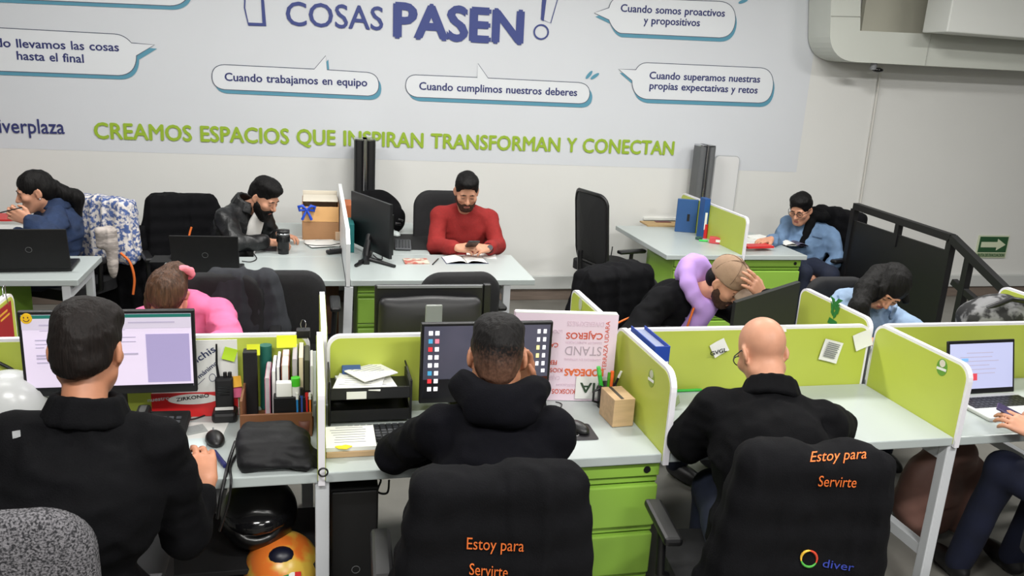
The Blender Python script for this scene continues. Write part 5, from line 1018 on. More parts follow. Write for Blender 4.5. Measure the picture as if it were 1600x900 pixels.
# ============================================================ red sweater man's desk
q0, q1, q2, q3_ = pY(553, 296, 5.72), pY(614, 322, 5.20), pY(615, 405, 5.20), pY(553, 404, 5.72)
t = thing('monitor', 'large black monitor seen from the side on a splayed stand', 'monitor', ((q0.x+q1.x)/2, 5.4, DZ))
A0, A1 = Vector((q0.x, 5.72, q0.z)), Vector((q1.x, 5.20, q1.z)); zlo = q2.z; d = (A1-A0); d.z = 0; nn = Vector((d.y, -d.x, 0)).normalized(); 
if nn.x > 0: nn = -nn
def prs(name, pts, off, th, mat, par): m = MB(); P = [p+nn*off for p in pts]; m.add(P+[p+nn*th for p in P], [(0, 1, 2, 3), (7, 6, 5, 4), (0, 4, 5, 1), (1, 5, 6, 2), (2, 6, 7, 3), (3, 7, 4, 0)]); return m.build(name, mat, par)
ztp = (A0.z+A1.z)/2; A0.z = A1.z = ztp; B0, B1 = Vector((A0.x, A0.y, zlo)), Vector((A1.x, A1.y, zlo))
prs('panel', [A0, A1, B1, B0], 0, .02, BLK, t); prs('back_cover', [A0+d*.03+Vector((0, 0, -.07)), A1-d*.03+Vector((0, 0, -.07)), B1-d*.03+Vector((0, 0, .02)), B0+d*.03+Vector((0, 0, .02))], -.018, .02, M('monitor_back_gloss', (22, 24, 22), .3), t)
mid = (B0+B1)/2; m = MB(); foot = Vector((mid.x-.05, mid.y-.25, DZ+.008)); m.tube([Vector((mid.x-.02, mid.y, zlo+.1)), Vector((mid.x-.05, mid.y-.1, zlo)), foot], .02, 8); m.build('stand_arm', BLK, t); fb = pz(562, 410, DZ+.008)
m = MB(); m.tube([pz(562, 409, DZ+.012), pz(575, 404, DZ+.012), pz(617, 416, DZ+.01)], [.012, .016, .010], 8); m.tube([pz(556, 415, DZ+.01), pz(575, 404, DZ+.012), pz(583, 388, DZ+.012)], [.012, .016, .010], 8); m.build('stand_feet', BLK, t); m = MB(); m.tube([pz(572, 404, DZ+.02), pz(572, 404, DZ+.02)+Vector((.02, .05, .11))], .018, 8); m.build('stand_neck', BLK, t)
cable('black cable loop under the large side monitor', [pz(583, 398, DZ+.02), pz(590, 404, DZ+.006), pz(597, 405, DZ+.006), pz(596, 398, DZ+.01), pz(585, 393, DZ+.02)], .0035)
for lab, px0, y, mt, zt_ in (('orange brown binder standing by the white partition', 549, 5.95, M('binder_rust', (176, 98, 56), .6), pY(551, 318, 5.9).z), ('teal binder standing by the white partition', 551, 5.66, M('binder_teal', (26, 116, 116), .6), pY(551, 345, 5.66).z)):
    t = block('ring_binder', lab, 'binder', (.255, y, DZ), (.05, .24, zt_-DZ), mt)
c = pz(605, 352, DZ); t = thing('backpack', 'black backpack on the desk behind the large side monitor', 'bag', (.52, 6.3, DZ)); s = SDF(.01); zt_ = pY(600, 297, 6.3).z-DZ; s.ell((.50, 6.3, DZ+zt_*.48), (.17, .13, zt_*.52), .03); s.ell((.60, 6.22, DZ+.1), (.1, .1, .11), .04); s.ell((.42, 6.3, DZ+zt_*.55), (.12, .12, zt_*.42), .03); s.folds(.02, (12, 12, 12)); s.half((0, 0, DZ+.003), (0, 0, -1)); sdf_obj(s, 'bag_body', CLOTHK, t); m = MB(); q = pY(622, 343, 6.1); m.tube([q, q+Vector((.03, 0, -.01)), q+Vector((.02, 0, -.035)), q+Vector((-.02, 0, -.03))], .012, 8); m.build('buckle_strap', BLK, t)
t = sheet_paper('mouse_pad', 'large black desk mat under the keyboard by man in red', 'mouse pad', pz(640, 378, DZ), .34, .52, .0, BLKM, .004); keyboard('grey compact keyboard on the black desk mat', pz(630, 384, DZ+.005), PI/2-.1, .28, .11, M('kb_grey', (90, 92, 96), .5)); mouse('white mouse at the rear of the black desk mat', pz(618, 368, DZ+.005), .3, WHITE)
t = sheet_paper('magazine', 'small magazine with coloured cover near the monitor stand', 'magazine', pz(650, 409, DZ), .16, .13, .02, M('magazine_cover', (206, 204, 186), .5, noise=(22, 1, .08), col2=(190, 96, 84)), .008); pen('dark pen between magazine and open notebook', pz(676, 413, DZ+.005), pz(685, 404, DZ+.005), .004, BLK)
c = pz(726, 407, DZ); t = thing('open_notebook', 'open notebook with blank pages in front of man in red', 'book', c, .03)
for s_ in (-1, 1): m = MB(); m.sheet([[(s_*(.002+.135*i/6), -.09+.18*j/3, .004+.016*math.sin(PI*(i/6)**.6)*.9) for j in range(4)] for i in range(7)]); m.sheet([[(s_*(.002+.135*i/6), -.09+.18*j/3, .002) for j in range(4)] for i in range(7)]); m.build('page_block', PAPER, t, world=False, fix=False); MB().box((s_*.07, 0, .001), (.145, .19, .002)).build('cover', M('cover_slate', (90, 94, 120), .6), t, world=False)
sheet_paper('paper_sheet', 'white sheet under the forearms of man in red', 'paper', pz(752, 400, DZ), .2, .14, -.15)
# towers
def tower(label, px, y, w, d, ztop, m1, m2):
    x = px; t = thing('tower_heater', label, 'tower', (x, y, 0)); zb = .06
    for s_ in (-1, 1): MB().prism(rrect(w*.40, d, .025, 4), (x+s_*w*.29, y, zb), (1, 0, 0), (0, 1, 0), (0, 0, ztop-zb-.01)).build('column', m1, t)
    MB().prism(rrect(w*.2, d*1.04, .01, 3), (x, y-.004, zb), (1, 0, 0), (0, 1, 0), (0, 0, ztop-zb)).build('silver_strip', m2, t); MB().prism(rrect(w, d, .03, 5), (x, y, ztop-.012), (1, 0, 0), (0, 1, 0), (0, 0, .012)).build('top_cap', CHROME, t); MB().cyl((x, y, 0), (x, y, zb), .13, n=24).build('base', BLK, t)
q = pY(570, 216, 6.72); tower('black twin column tower with silver strip behind the monitor', q.x, 6.72, .165, .16, q.z, BLK, CHROME); q = pY(1102, 226, 6.75); tower('grey tower with chrome edge behind the far lime divider', q.x, 6.75, .15, .16, q.z, M('tower_grey', (104, 106, 108), .5, noise=(300, .3)), CHROME)
a, b = pY(1119, 243, 6.86), pY(1147, 330, 6.86); t = thing('wall_panel', 'slim white rounded panel on the wall right of grey tower', 'panel', ((a.x+b.x)/2, 6.87, b.z-.1)); MB().prism(rrect(b.x-a.x, a.z-b.z+.2, .04, 5), ((a.x+b.x)/2, 6.89, (a.z+b.z-.2)/2), (1, 0, 0), (0, 0, 1), (0, -.015, 0)).build('panel_edge', M('panel_rim', (176, 178, 180), .5), t); MB().prism(rrect(b.x-a.x-.014, a.z-b.z+.186, .036, 5), ((a.x+b.x)/2, 6.876, (a.z+b.z-.2)/2), (1, 0, 0), (0, 0, 1), (0, -.006, 0)).build('panel_face', M('panel_white', (224, 224, 224), .5), t)
# ============================================================ far corner desks
def X_(px, py, x): r = ray(px, py); return Vector((0, 0, CAMH))+r*(x/r.x)
t = thing('document_case', 'blue document case standing against the far lime divider', 'case', (3.09, 6.35, DZ)); MB().box((3.075, 6.38, DZ+.135), (.10, .012, .27), bev=.002)
q0, q1 = pY(1059, 310, 6.45), pY(1086, 346, 6.3); hz = pY(1070, 310, 6.4).z-DZ; MB().box(((q0.x+q1.x)/2, 6.36, DZ+hz/2), (.17, .03, hz), Rz(-.35), .003).build('case_body', M('case_blue', (44, 84, 136), .5), t); MB().box(((q0.x+q1.x)/2+.01, 6.342, DZ+hz*.45), (.022, .006, .06), Rz(-.35)).build('clasp', BLK, t)
q = pY(1086, 340, 6.2); block('blue_binder', 'narrow blue binder with white marks right of the document case', 'binder', (3.115, 6.16, DZ), (.05, .09, pY(1086, 309, 6.16).z-DZ), M('binder_blue', (30, 78, 140), .5)); tag(MB().box((3.115, 6.113, DZ+.14), (.02, .003, .14)).build('binder_label', PAPER), 'white spine label on the narrow blue binder', 'label')
c = pz(1076, 361, DZ); pots('pencil_glass', 'clear plastic cup with pens on the far corner desk', 'cup', c, .034, .10, M('cup_clear', (200, 214, 214), .2, alpha=.8)); c2 = pz(1086, 360, DZ)+Vector((.035, .0, 0)); pots('pencil_pot', 'green pencil pot right of the clear cup', 'cup', c2, .034, .085, GREENM)
for lab, dx, px, mt, cc in (('pale blue pen in the clear cup', -.012, (1071, 338), M('pen_sky', (140, 190, 220), .4), c), ('green capped pen in the clear cup', .008, (1078, 338), M('marker_lime', (90, 200, 90), .4), c), ('pink scissors handle pen in the green pot', 0, (1087, 338), M('pen_coral', (226, 130, 110), .4), c2), ('tan pencil in the green pot', .01, (1090, 340), WOOD, c2)): pen(lab, cc+Vector((dx, 0, .01)), pY(*px, cc.y), .006, mt)
for lab, px, py, h, r, mt, cm in (('red glue stick on the far corner desk', 1101, 372, .115, .017, RED, RED), ('black and red marker right of the glue stick', 1110, 368, .12, .013, BLK, RED), ('red marker nearest the far lime divider', 1116, 365, .10, .013, M('marker_crimson', (196, 36, 54), .4), BLK)):
    p = pz(px, py, DZ); t = thing('marker', lab, 'marker', p); MB().cyl(p, p+Vector((0, 0, h*.65)), r).build('barrel', mt, t); MB().cyl(p+Vector((0, 0, h*.65)), p+Vector((0, 0, h)), r*.9).build('marker_cap', cm, t)
p = pz(1118, 380, DZ); t = thing('stapler_box', 'small red and white box in front of the markers', 'box', p, -.5); MB().box((0, 0, .025), (.10, .06, .05), bev=.004).build('carton', M('carton_red', (204, 74, 80), .5), t, world=False); MB().box((.02, -.031, .025), (.04, .002, .02)).build('white_patch', PAPER, t, world=False)
tag(MB().box(pz(1099, 376, DZ+.008), (.07, .016, .014), Rz(-.3), .005).build('highlighter', M('marker_neon', (60, 210, 90), .4)), 'bright green highlighter lying before the glue stick', 'marker'); tag(MB().box(pz(1092, 372, DZ+.012), (.05, .04, .024), Rz(.5), .006).build('tape_dispenser', M('dispenser', (60, 90, 84), .4)), 'small dark dispenser left of the glue stick', 'dispenser')
t = sheet_paper('kraft_folder', 'brown kraft folder lying on the far corner desk', 'folder', pz(1036, 351, DZ), .36, .2, -.02, M('kraft', (180, 150, 106), .7), .012); MB().box((.02, .06, .014), (.14, .05, .006)).build('maroon_case', M('case_maroon', (96, 34, 38), .5), t, world=False); sheet_paper('paper_stack', 'white papers with grey header behind the kraft folder', 'paper', pz(1028, 342, DZ), .32, .12, 0, PAPER, .02, 2)
sheet_paper('paper_stack', 'grey white papers below the red folder of the youth', 'paper', pz(1178, 381, DZ)-Vector((0, 0, 0)), .2, .26, -.1, PAPER, .02, 5); sheet_paper('red_folder', 'bright red folder at the front of the youth desk', 'folder', pz(1183, 386, DZ+.024), .24, .1, .12, RED, .016); sheet_paper('paper_sheet', 'white sheet on top behind the red folder', 'paper', pz(1188, 372, DZ+.02), .2, .2, .3, PAPER, .006)
c = pz(1240, 382, DZ); t = thing('open_magazine', 'open magazine with dark photo pages under the youth hands', 'magazine', c, -.1)
for s_ in (-1, 1): m = MB(); m.sheet([[(s_*(.002+.10*i/5), -.07+.14*j/2, .006+.016*math.sin(PI*(i/5)**.6)) for j in range(3)] for i in range(6)]); m.sheet([[(s_*(.002+.10*i/5), -.07+.14*j/2, .003) for j in range(3)] for i in range(6)]); m.build('page', PAPER if s_ < 0 else M('photo_page', (92, 88, 108), .4, noise=(16, .7)), t, world=False, fix=False)
p = pY(962, 438, 6.85); t = thing('wall_socket', 'wall socket with red plugs below the mesh chair', 'socket', (p.x, 6.88, p.z-.04)); MB().box((p.x, 6.855, p.z), (.13, .012, .08), bev=.004).build('plate', WHITE, t)
for s_ in (-1, 1): MB().cyl((p.x+s_*.028, 6.85, p.z), (p.x+s_*.028, 6.82, p.z), .02, n=14).build('plug', M('plug_red', (170, 40, 40), .4), t)
cable('black cable from the wall socket to the floor', [(p.x+.03, 6.82, p.z), (p.x+.1, 6.7, .08), (p.x+.25, 6.5, .012), (p.x+.5, 6.3, .012)], .005); cable('black cable hanging left of the wall socket', [(p.x-.06, 6.85, .5), (p.x-.07, 6.85, .25), (p.x-.05, 6.8, .03)], .005)
# ============================================================ chairs
CH = [('tweed', 'grey tweed chair back in the lower left corner', -.69, 1.955, 0), ('slim', 'black chair under the draped jacket of the middle man', .47, 2.08, -.05), ('slim', 'black chair under the jacket with round logo', 1.36, 2.12, -.12), ('padded', 'black chair of the seated person at the right edge', 2.75, 2.0, .1),
      ('padded', 'black chair behind the man in red', .97, 5.9, PI), ('slim', 'black chair under the jacket behind the bearded man', -.80, 5.88, PI+.3), ('slim', 'black chair under the flowered shawl', -1.55, 5.78, PI-.5), ('slim', 'black chair with jacket behind the bespectacled youth', 4.07, 5.98, PI/2+.35),
      ('low', 'empty black chair pushed to the wall desk with laptop', -.15, 4.62, 0), ('low', 'empty black chair behind the turned monitor', .79, 4.58, .06), ('mesh', 'black mesh chair at the far corner desk', 2.36, 6.25, -PI/2+.25), ('low', 'black chair of the woman in pink', -.46, 4.12, PI), ('low', 'black chair of the man with the cap', 1.78, 4.1, PI+.2), ('low', 'black chair of the woman in pale denim', 3.06, 4.0, PI)]
for k in CH: chair(*k)
# ------------------------------------------------------------ draped garments
def drape(label, x, y, face, ztop, zbot, w, mat, name='draped_jacket', th=.055, flare=.05, sleeves=True, seed=0, lean=.08, res=.008, cat='jacket'):
    """cloth hung over a chair back: slab that flares to its hem, with folds; face as for the chair"""
    f = np.array(Rz(face)); s = SDF(res); o = A((x, y, 0)); s.frame(o, f)
    n = 7
    for i in range(n):
        t_ = i/(n-1); z = ztop-.06-(ztop-zbot-.06)*t_; ww = w/2+flare*t_; yy = -.22-(z-.52)*lean
        s.box((0, yy-.01*t_, z), (ww, th+.012*t_, (ztop-zbot)/n*1.35), .035, .05)
    s.cap((-w/2+.07, -.22-(ztop-.52)*lean, ztop-.055), (w/2-.07, -.22-(ztop-.52)*lean, ztop-.055), .055, k=.05)
    if sleeves:
        for sg in (-1, 1): s.chain([(sg*(w/2-.02), -.24, ztop-.12), (sg*(w/2+.03), -.25, ztop-.32), (sg*(w/2+.02), -.24, zbot+.05)], [.05, .05, .045], .03)
    s.half((0, 0, ztop-.008), (0, 0, 1), .05); s.half((0, 0, zbot), (0, 0, -1), .02)
    s.folds(.016, (8+seed, 8, 2.2)).creases(.022, (9+seed, 9, 1.6)).creases(.008, (22, 22, 5))
    t = thing(name, label, cat, (x+float((f@A((0, -.25, 0)))[0]), y+float((f@A((0, -.25, 0)))[1]), zbot)); o = sdf_obj(s, 'cloth', mat, t); return t, o, f
def on_cloth(root, cloth, name, txt, a, b, ydir, cap, mat, bold=.015, wob=.0):
    """embroidery laid on the cloth: letters dropped along the viewing side until they meet the surface"""
    v, fc = glyphs(txt, bold); a, b = Vector(a), Vector(b); u = (b-a).normalized(); L = (b-a).length; sx = L/(v[:, 0].max()-v[:, 0].min()); x0 = v[:, 0].min(); up = Vector((0, 0, 1)); d = Vector(ydir).normalized()
    T = RM[root.name].inverted(); me = cloth.data; bv = BVHTree.FromPolygons([p.co for p in me.vertices], [p.vertices[:] for p in me.polygons]); out = []
    for p in v:
        q = T @ (a+u*((p[0]-x0)*sx)+up*(p[1]*cap/.7)-d*.4); h = bv.ray_cast(q, d); z = h[0] if h[0] is not None else q+d*.4; out.append(z-d*(.005 if p[2] > 0 else .003))
    m = MB(); m.add(out, fc); return m.build(name, mat, root, world=False)
FB = M('jacket_black', (15, 15, 18), .85, noise=(20, .25), bump=(240, .3), spec=.12)
YB1 = 1.83
p0, p1 = pY(645, 725, YB1), pY(908, 728, YB1); cx = (p0.x+p1.x)/2; t, o, f = drape('black jacket with orange lettering draped on the middle chair', cx+.01, 2.08, -.05, p0.z, .40, p1.x-p0.x-.02, FB, flare=.085, sleeves=False)
cam0 = Vector((0, 0, CAMH)); dv = pY(770, 870, 1.76)-cam0
on_cloth(t, o, 'embroidery', 'Estoy para', pY(729, 858, 1.76), pY(818, 862, 1.76), dv, .033, ORANGE); on_cloth(t, o, 'embroidery', 'Servirte', pY(733, 898, 1.76), pY(793, 903, 1.76), dv, .033, ORANGE)
p0, p1 = pY(1172, 695, YB1), pY(1384, 690, YB1); cx = (p0.x+p1.x)/2; t, o, f = drape('black jacket with orange lettering and round rainbow logo', cx+.03, 2.1, -.12, p0.z-.01, .40, p1.x-p0.x-.03, FB, flare=.085, seed=2, sleeves=False)
dv = pY(1310, 780, 1.72)-cam0; on_cloth(t, o, 'embroidery', 'Estoy para', pY(1264, 722, 1.72), pY(1355, 716, 1.72), pY(1310, 716, 1.72)-cam0, .032, ORANGE); on_cloth(t, o, 'embroidery', 'Servirte', pY(1277, 760, 1.72), pY(1338, 762, 1.72), pY(1307, 755, 1.72)-cam0, .032, ORANGE); on_cloth(t, o, 'logo_lettering', 'diver', pY(1284, 886, 1.72), pY(1334, 893, 1.72), pY(1309, 885, 1.72)-cam0, .026, M('logo_blue', (42, 58, 150), .7))
dv = pY(1264, 873, 1.72)-cam0; me = o.data; bv = BVHTree.FromPolygons([p.co for p in me.vertices], [p.vertices[:] for p in me.polygons]); T = RM[t.name].inverted()
for k, (c0_, c1_, col) in enumerate(((0, .36, (214, 70, 44)), (.3, .66, (240, 190, 60)), (.6, 1.02, (70, 160, 60)))):
    P = []
    for i in range(13):
        an = 2*PI*(c0_+(c1_-c0_)*i/12)-.6; q = T @ (pY(1264+13*math.cos(an), 873-13*math.sin(an), 1.72)-dv.normalized()*.4); h = bv.ray_cast(q, dv.normalized()); P.append((h[0] if h[0] is not None else q+dv.normalized()*.4)-dv.normalized()*.003)
    m = MB(); m.tube(P, [.0018+.002*math.sin(PI*i/12) for i in range(13)], 6); m.build('logo_ring', M('ring_%d' % k, col, .6), t, world=False)
drape('black jacket with orange cord over the bearded man chair', -.80, 5.88, PI+.3, 1.03, .45, .44, FB, th=.06, seed=1, sleeves=True); q = pY(297, 362, 5.62); tag(MB().tube([q+Vector((.01, 0, .03)), q, q+Vector((-.012, -.005, -.05))], .007, 6).build('orange_cord', ORANGE), 'orange cord hanging on the jacket behind bearded man', 'cord')
SHAWL = M('shawl', (222, 216, 212), .85, noise=(40, 1, .06), col2=(74, 96, 150)); t, o, f = drape('white shawl with blue and rose flowers over the left chair', -1.46, 5.72, PI-.5, 1.045, .60, .40, SHAWL, 'flowered_shawl', th=.06, seed=3, sleeves=False, cat='shawl')
s = SDF(.008); q = pY(166, 372, 5.66); s.box(q, (.065, .035, .075), .03, .02); s.ell(q+Vector((.03, 0, -.14)), (.035, .03, .12), .04); s.folds(.02, (16, 16, 8)).creases(.012, (22, 22, 5)); t2 = sdf_obj(s, 'plaid_scarf', M('scarf_grey', (196, 186, 180), .9, noise=(16, .45, .08), stretch=(1, 1, 3))); tag(t2, 'grey checked scarf hanging below the flowered shawl', 'scarf')
drape('long black garment hanging under the flowered shawl', -1.46, 5.80, PI-.5, .86, .16, .5, FB, 'hanging_coat', seed=4, sleeves=False, cat='coat'); cable('orange red cord hanging down the black coat by left desk', [pY(188, 395, 5.55), pY(203, 410, 5.55), pY(210, 435, 5.55), pY(208, 460, 5.55)], .008, ORANGE)
drape('black jacket hung on the chair behind bespectacled youth', 4.07, 5.98, PI/2+.35, 1.02, .45, .42, FB, th=.06, seed=5); drape('dark coat hung on the chair of the woman in pink', -.38, 4.14, PI-.1, .93, .4, .34, M('coat_grey', (44, 46, 52), .9, noise=(20, .3)), seed=6); t, o, f = drape('black jacket with orange piping on the cap man chair', 1.76, 4.08, PI+.35, .97, .5, .46, FB, th=.09, seed=7)
cable('orange piping along the hem of the black jacket left of cap man', [pY(965, 505, 3.78), pY(985, 496, 3.8), pY(1005, 493, 3.83), pY(1024, 492, 3.86)], .005, ORANGE, 'piping')
# ============================================================ people
JK = M('jacket_navy', (9, 9, 12), .85, noise=(18, .25), bump=(240, .3), spec=.12); SWT = M('sweatshirt', (9, 9, 15), .9, noise=(18, .2), bump=(260, .3), spec=.12)
DEN = M('denim_blue', (34, 54, 90), .85, noise=(12, .45), bump=(200, .5)); DENP = M('denim_pale', (142, 166, 196), .85, noise=(10, .25), bump=(200, .5)); DENM = M('denim_mid', (104, 132, 166), .85, noise=(10, .35), bump=(200, .5))
REDK = M('red_knit', (146, 30, 28), .85, noise=(60, .15), bump=(220, .6)); PNK = M('pink_cloth', (236, 112, 160), .75, noise=(10, .15)); LEA = M('leather_black', (22, 23, 25), .42, noise=(12, .3), bump=(80, .5)); LIL = M('lilac_fleece', (182, 146, 216), .85)
JEAN = M('jeans_dark', (26, 34, 56), .85, noise=(20, .3)); TRK = M('trousers_black', (18, 18, 21), .85); SHIRTW = M('shirt_white', (216, 214, 210), .8)
dn = (0, 0, -1)
# --- left man, seen from behind
C = pY(137, 546, 2.16)
P1 = Person('person in a dark jacket with short black hair seen from behind at the wide monitor', C, (.10, 1, -.22), pY(133, 636, 2.07), (-.60, 1.98, .55), (1, 0.0, 0), 'tan', sw=.165, bulk=1.1,
  wrists=dict(L=pz(60, 760, .80), R=pz(322, 758, .835)), elbows=dict(L=pY(-45, 790, 2.22), R=pY(288, 826, 2.14)), hands=dict(R=((-.2, .72, .5), (.3, -.55, .75), .75)))
P1.hair_short('dark', .008, top=.004, low=-.062)
ja = P1.top(JK, off=.03, collar=.03, cuff=(.05, .07), folds=(.022, .014)); P1.trousers(TRK)
# --- middle man, seen from behind
C = pY(777, 556, 2.26)
P2 = Person('person in a navy hooded sweatshirt with cropped hair seen from behind at dark monitor', C, (.22, 1, -.18), pY(781, 622, 2.17), (.50, 2.02, .55), (1, -.2, 0), 'tan', sw=.165,
  wrists=dict(L=pz(715, 700, .79), R=pY(823, 603, 2.44)), elbows=dict(L=pY(618, 708, 2.40), R=pY(838, 692, 2.44)), hands=dict(R=((-.15, .0, 1), (.8, .5, .2), .5)))
P2.hair_short('fade', .005, low=-.075); P2.top(SWT, 'sweatshirt', off=.022, hood=1.0, cuff=(.05, .05), folds=(.018, .012), scoop=False); P2.trousers(JEAN)
w = Vector(P2.WR['R'].tolist()); d = Vector(nrm(P2.EL['R']-P2.WR['R']).tolist()); t = thing('wrist_watch', 'silver wrist watch on the right wrist of the hooded man', 'watch', w); MB().cyl(w+d*.012, w+d*.036, .036, n=18).build('strap', CHROME, t)
MB().cyl(w+d*.024+Vector((.03, -.012, 0)), w+d*.024+Vector((.044, -.018, 0)), .018).build('watch_case', CHROME, t)
# --- bald man
C = pY(1191, 551, 2.46)
P3 = Person('person with bald head and glasses in a black jacket leaning over the desk', C, (-.05, 1, -.75), pY(1206, 606, 2.35), (1.40, 2.06, .55), (1, -.35, 0), 'light', sw=.185, bulk=1.08,
  wrists=dict(L=pz(1140, 672, .79), R=pz(1240, 668, .79)), elbows=dict(L=pz(1072, 692, .79), R=pY(1305, 665, 2.42)))
P3.top(JK, off=.03, collar=.03, cuff=(.02, .02), folds=(.02, .013)); P3.trousers(JEAN); P3.glasses(BLK)
# --- person at the right edge
HD = pz(1592, 672, .80)
P4 = Person('person at the right edge holding a dark phone above the laptop', (3.02, 2.30, 1.27), (-.1, 1, -.4), (3.02, 2.2, 1.08), (2.88, 2.02, .55), (1, -.1, 0), 'light', fem=1,
  wrists=dict(L=HD+Vector((.05, -.04, .0)), R=HD+Vector((.20, -.02, .02))), poles=dict(L=(-.1, -.6, -.6)), hands=dict(L=((-.55, .75, .25), (-.4, -.2, .8), .55), R=((-.75, .6, .25), (.2, -.3, .8), .6)), knees=dict(L=(2.72, 2.5, .57), R=(2.98, 2.5, .57)), feet=dict(L=(2.70, 2.6, .09), R=(2.98, 2.6, .09)))
P4.top(DEN, 'jacket', off=.02, cuff=(.05, .05)); P4.trousers(M('jeans_navy', (16, 23, 50), .85, noise=(14, .3))); P4.hair_short('dark', .02, low=-.09)
t = thing('smartphone', 'dark violet phone in the hand at the right edge', 'phone', HD+Vector((.03, .05, .02))); MB().box(HD+Vector((.04, .06, .03)), (.075, .15, .009), Rz(.75) @ Rx(.3), .004).build('phone_body', M('phone_violet', (54, 42, 84), .3), t)
# --- man in red
C = pY(729, 299, 5.62)
R5 = Person('person in a red sweater with black hair and goatee looking at a phone', C, (-.06, -1, -.42), pY(728, 318, 5.74), (1.05, 5.86, .55), (-1, .0, 0), 'light', sw=.18, bulk=1.06,
  wrists=dict(R=pY(714, 387, 5.42), L=pY(763, 388, 5.42)), elbows=dict(R=pY(681, 384, 5.62), L=pY(777, 384, 5.62)), hands=dict(R=((.75, -.55, .12), (-.1, -.5, .8), .8), L=((-.75, -.55, .12), (.1, -.5, .8), .8)))
R5.hair_short('black', .01, top=.010, front=.050, low=-.05); R5.beard('stubble', .0); R5.top(REDK, 'sweater', off=.018, cuff=(.04, .04), folds=(.012, .008), belly=.02); R5.trousers(JEAN)
q = pY(738, 381, 5.30); t = thing('smartphone', 'dark phone held in both hands by man in red', 'phone', q); MB().box(q, (.078, .14, .01), Rx(-.45), .004).build('phone_body', BLK, t); MB().box(q+Vector((0, .002, .0055)), (.07, .125, .002), Rx(-.45)).build('phone_screen', BLKG, t)
w = R5.WR['L']; t = thing('wrist_watch', 'black wrist watch on the left wrist of man in red', 'watch', w); d = Vector(nrm(R5.EL['L']-w).tolist()); MB().cyl(Vector(w)+d*.0, Vector(w)+d*.022, .036, n=18).build('strap', BLK, t); MB().cyl(Vector(w)+d*.011+Vector((0, -.03, .01)), Vector(w)+d*.011+Vector((0, -.042, .014)), .019).build('watch_case', M('watch_dark', (40, 42, 46), .3), t)
# --- bearded man
C = pY(413, 308, 5.72)
B6 = Person('person with a full black beard in a black leather jacket writing', C, (.80, -.55, -.52), pY(384, 314, 5.80), (-.58, 5.88, .55), (-.55, -.8, 0), 'light', sw=.19,
  wrists=dict(R=pz(420, 378, .80), L=pz(436, 366, .80)), elbows=dict(R=pY(370, 380, 5.48)), hands=dict(R=((.85, .1, -.1), (.1, -.2, 1), .8), L=((.8, -.3, -.1), (0, .1, 1), .7)))
B6.hair_short('black', .009, top=.014, low=-.03); B6.beard('black', 1.3); B6.top(LEA, off=.022, collar=.02, cuff=(.04, .04), folds=(.018, .012)); B6.trousers(JEAN)
s = SDF(.007); pf = B6.neck+B6.f*.125-B6.up*.16; s.ell(pf, (.07, .04, .17), .02, R=np.stack([B6.r, B6.f, B6.up], 1)); sdf_obj(s, 'shirt', SHIRTW, B6.root)
# --- woman in denim at left
C = pY(54, 299, 5.62)
W7 = Person('person in a blue denim jacket with long dark hair resting chin on hand', C, (-.92, -.36, -.24), pY(89, 312, 5.70), (-1.62, 5.72, .55), (-.35, .95, 0), 'light', sw=.17, fem=1,
  wrists=dict(L=pY(47, 345, 5.42), R=pz(18, 370, .80)), elbows=dict(L=pY(76, 368, 5.38)), hands=dict(L=((-.8, -.1, .42), (-.3, -.9, .1), 1.25), R=((-.9, -.1, -.1), (0, -.2, 1), .6)))
h = SDF(.006); h.frame(W7.C, W7.hb); h.ell((0, -.018, .036), (.084, .105, .096), .02); h.ell((0, -.06, -.01), (.07, .06, .07), .03); h.ell((0, .12, -.028), (.09, .07, .085), .014, '-')
for x in (-1, 1): h.ell((x*.088, .01, -.03), (.03, .034, .045), .012, '-')
bk = W7.neck-W7.f*.1; h.frame(); h.chain([W7.hp((0, -.11, .0)), W7.hp((0, -.15, -.06)), bk+W7.up*.02, bk-W7.up*.14-W7.f*.02], [.04, .045, .05, .028], .03); h.creases(.008, (50, 50, 9)); sdf_obj(h, 'hair', HAIRM['black'], W7.root)
jw = W7.top(DEN, off=.03, collar=.02, cuff=(.03, .05), folds=(.026, .022)); W7.trousers(JEAN)
s = SDF(.007); pf = W7.neck+W7.f*.12-W7.up*.28; s.ell(pf, (.085, .05, .16), .02, R=np.stack([W7.r, W7.f, W7.up], 1)); sdf_obj(s, 'shirt', SHIRTW, W7.root)
s = SDF(.007); e, w = W7.EL['L'], W7.WR['L']; d = nrm(w-e); s.cap(w-d*.075, w-d*.03, .048, .046, .01); sdf_obj(s, 'cuff', DENP, W7.root)
t = thing('wrist_watch', 'gold wrist watch on the denim clad woman', 'watch', w); wv = Vector(w); dd = Vector(d.tolist()); MB().cyl(wv-dd*.022, wv-dd*.002, .034, n=18).build('strap', M('gold_metal', (206, 176, 104), .25, 1), t); MB().cyl(wv-dd*.012+Vector((0, -.028, 0)), wv-dd*.012+Vector((0, -.042, 0)), .021).build('watch_case', PAPER2, t)
MB().ell(W7.hp((-.086, -.008, -.038)), (.006, .006, .006)).build('earring', CHROME, W7.root)
q = pY(20, 327, 5.36); pen('black pen in the fingers of the denim clad woman', q+Vector((.05, .0, .012)), q+Vector((-.07, .0, -.022)), .0035, BLK)
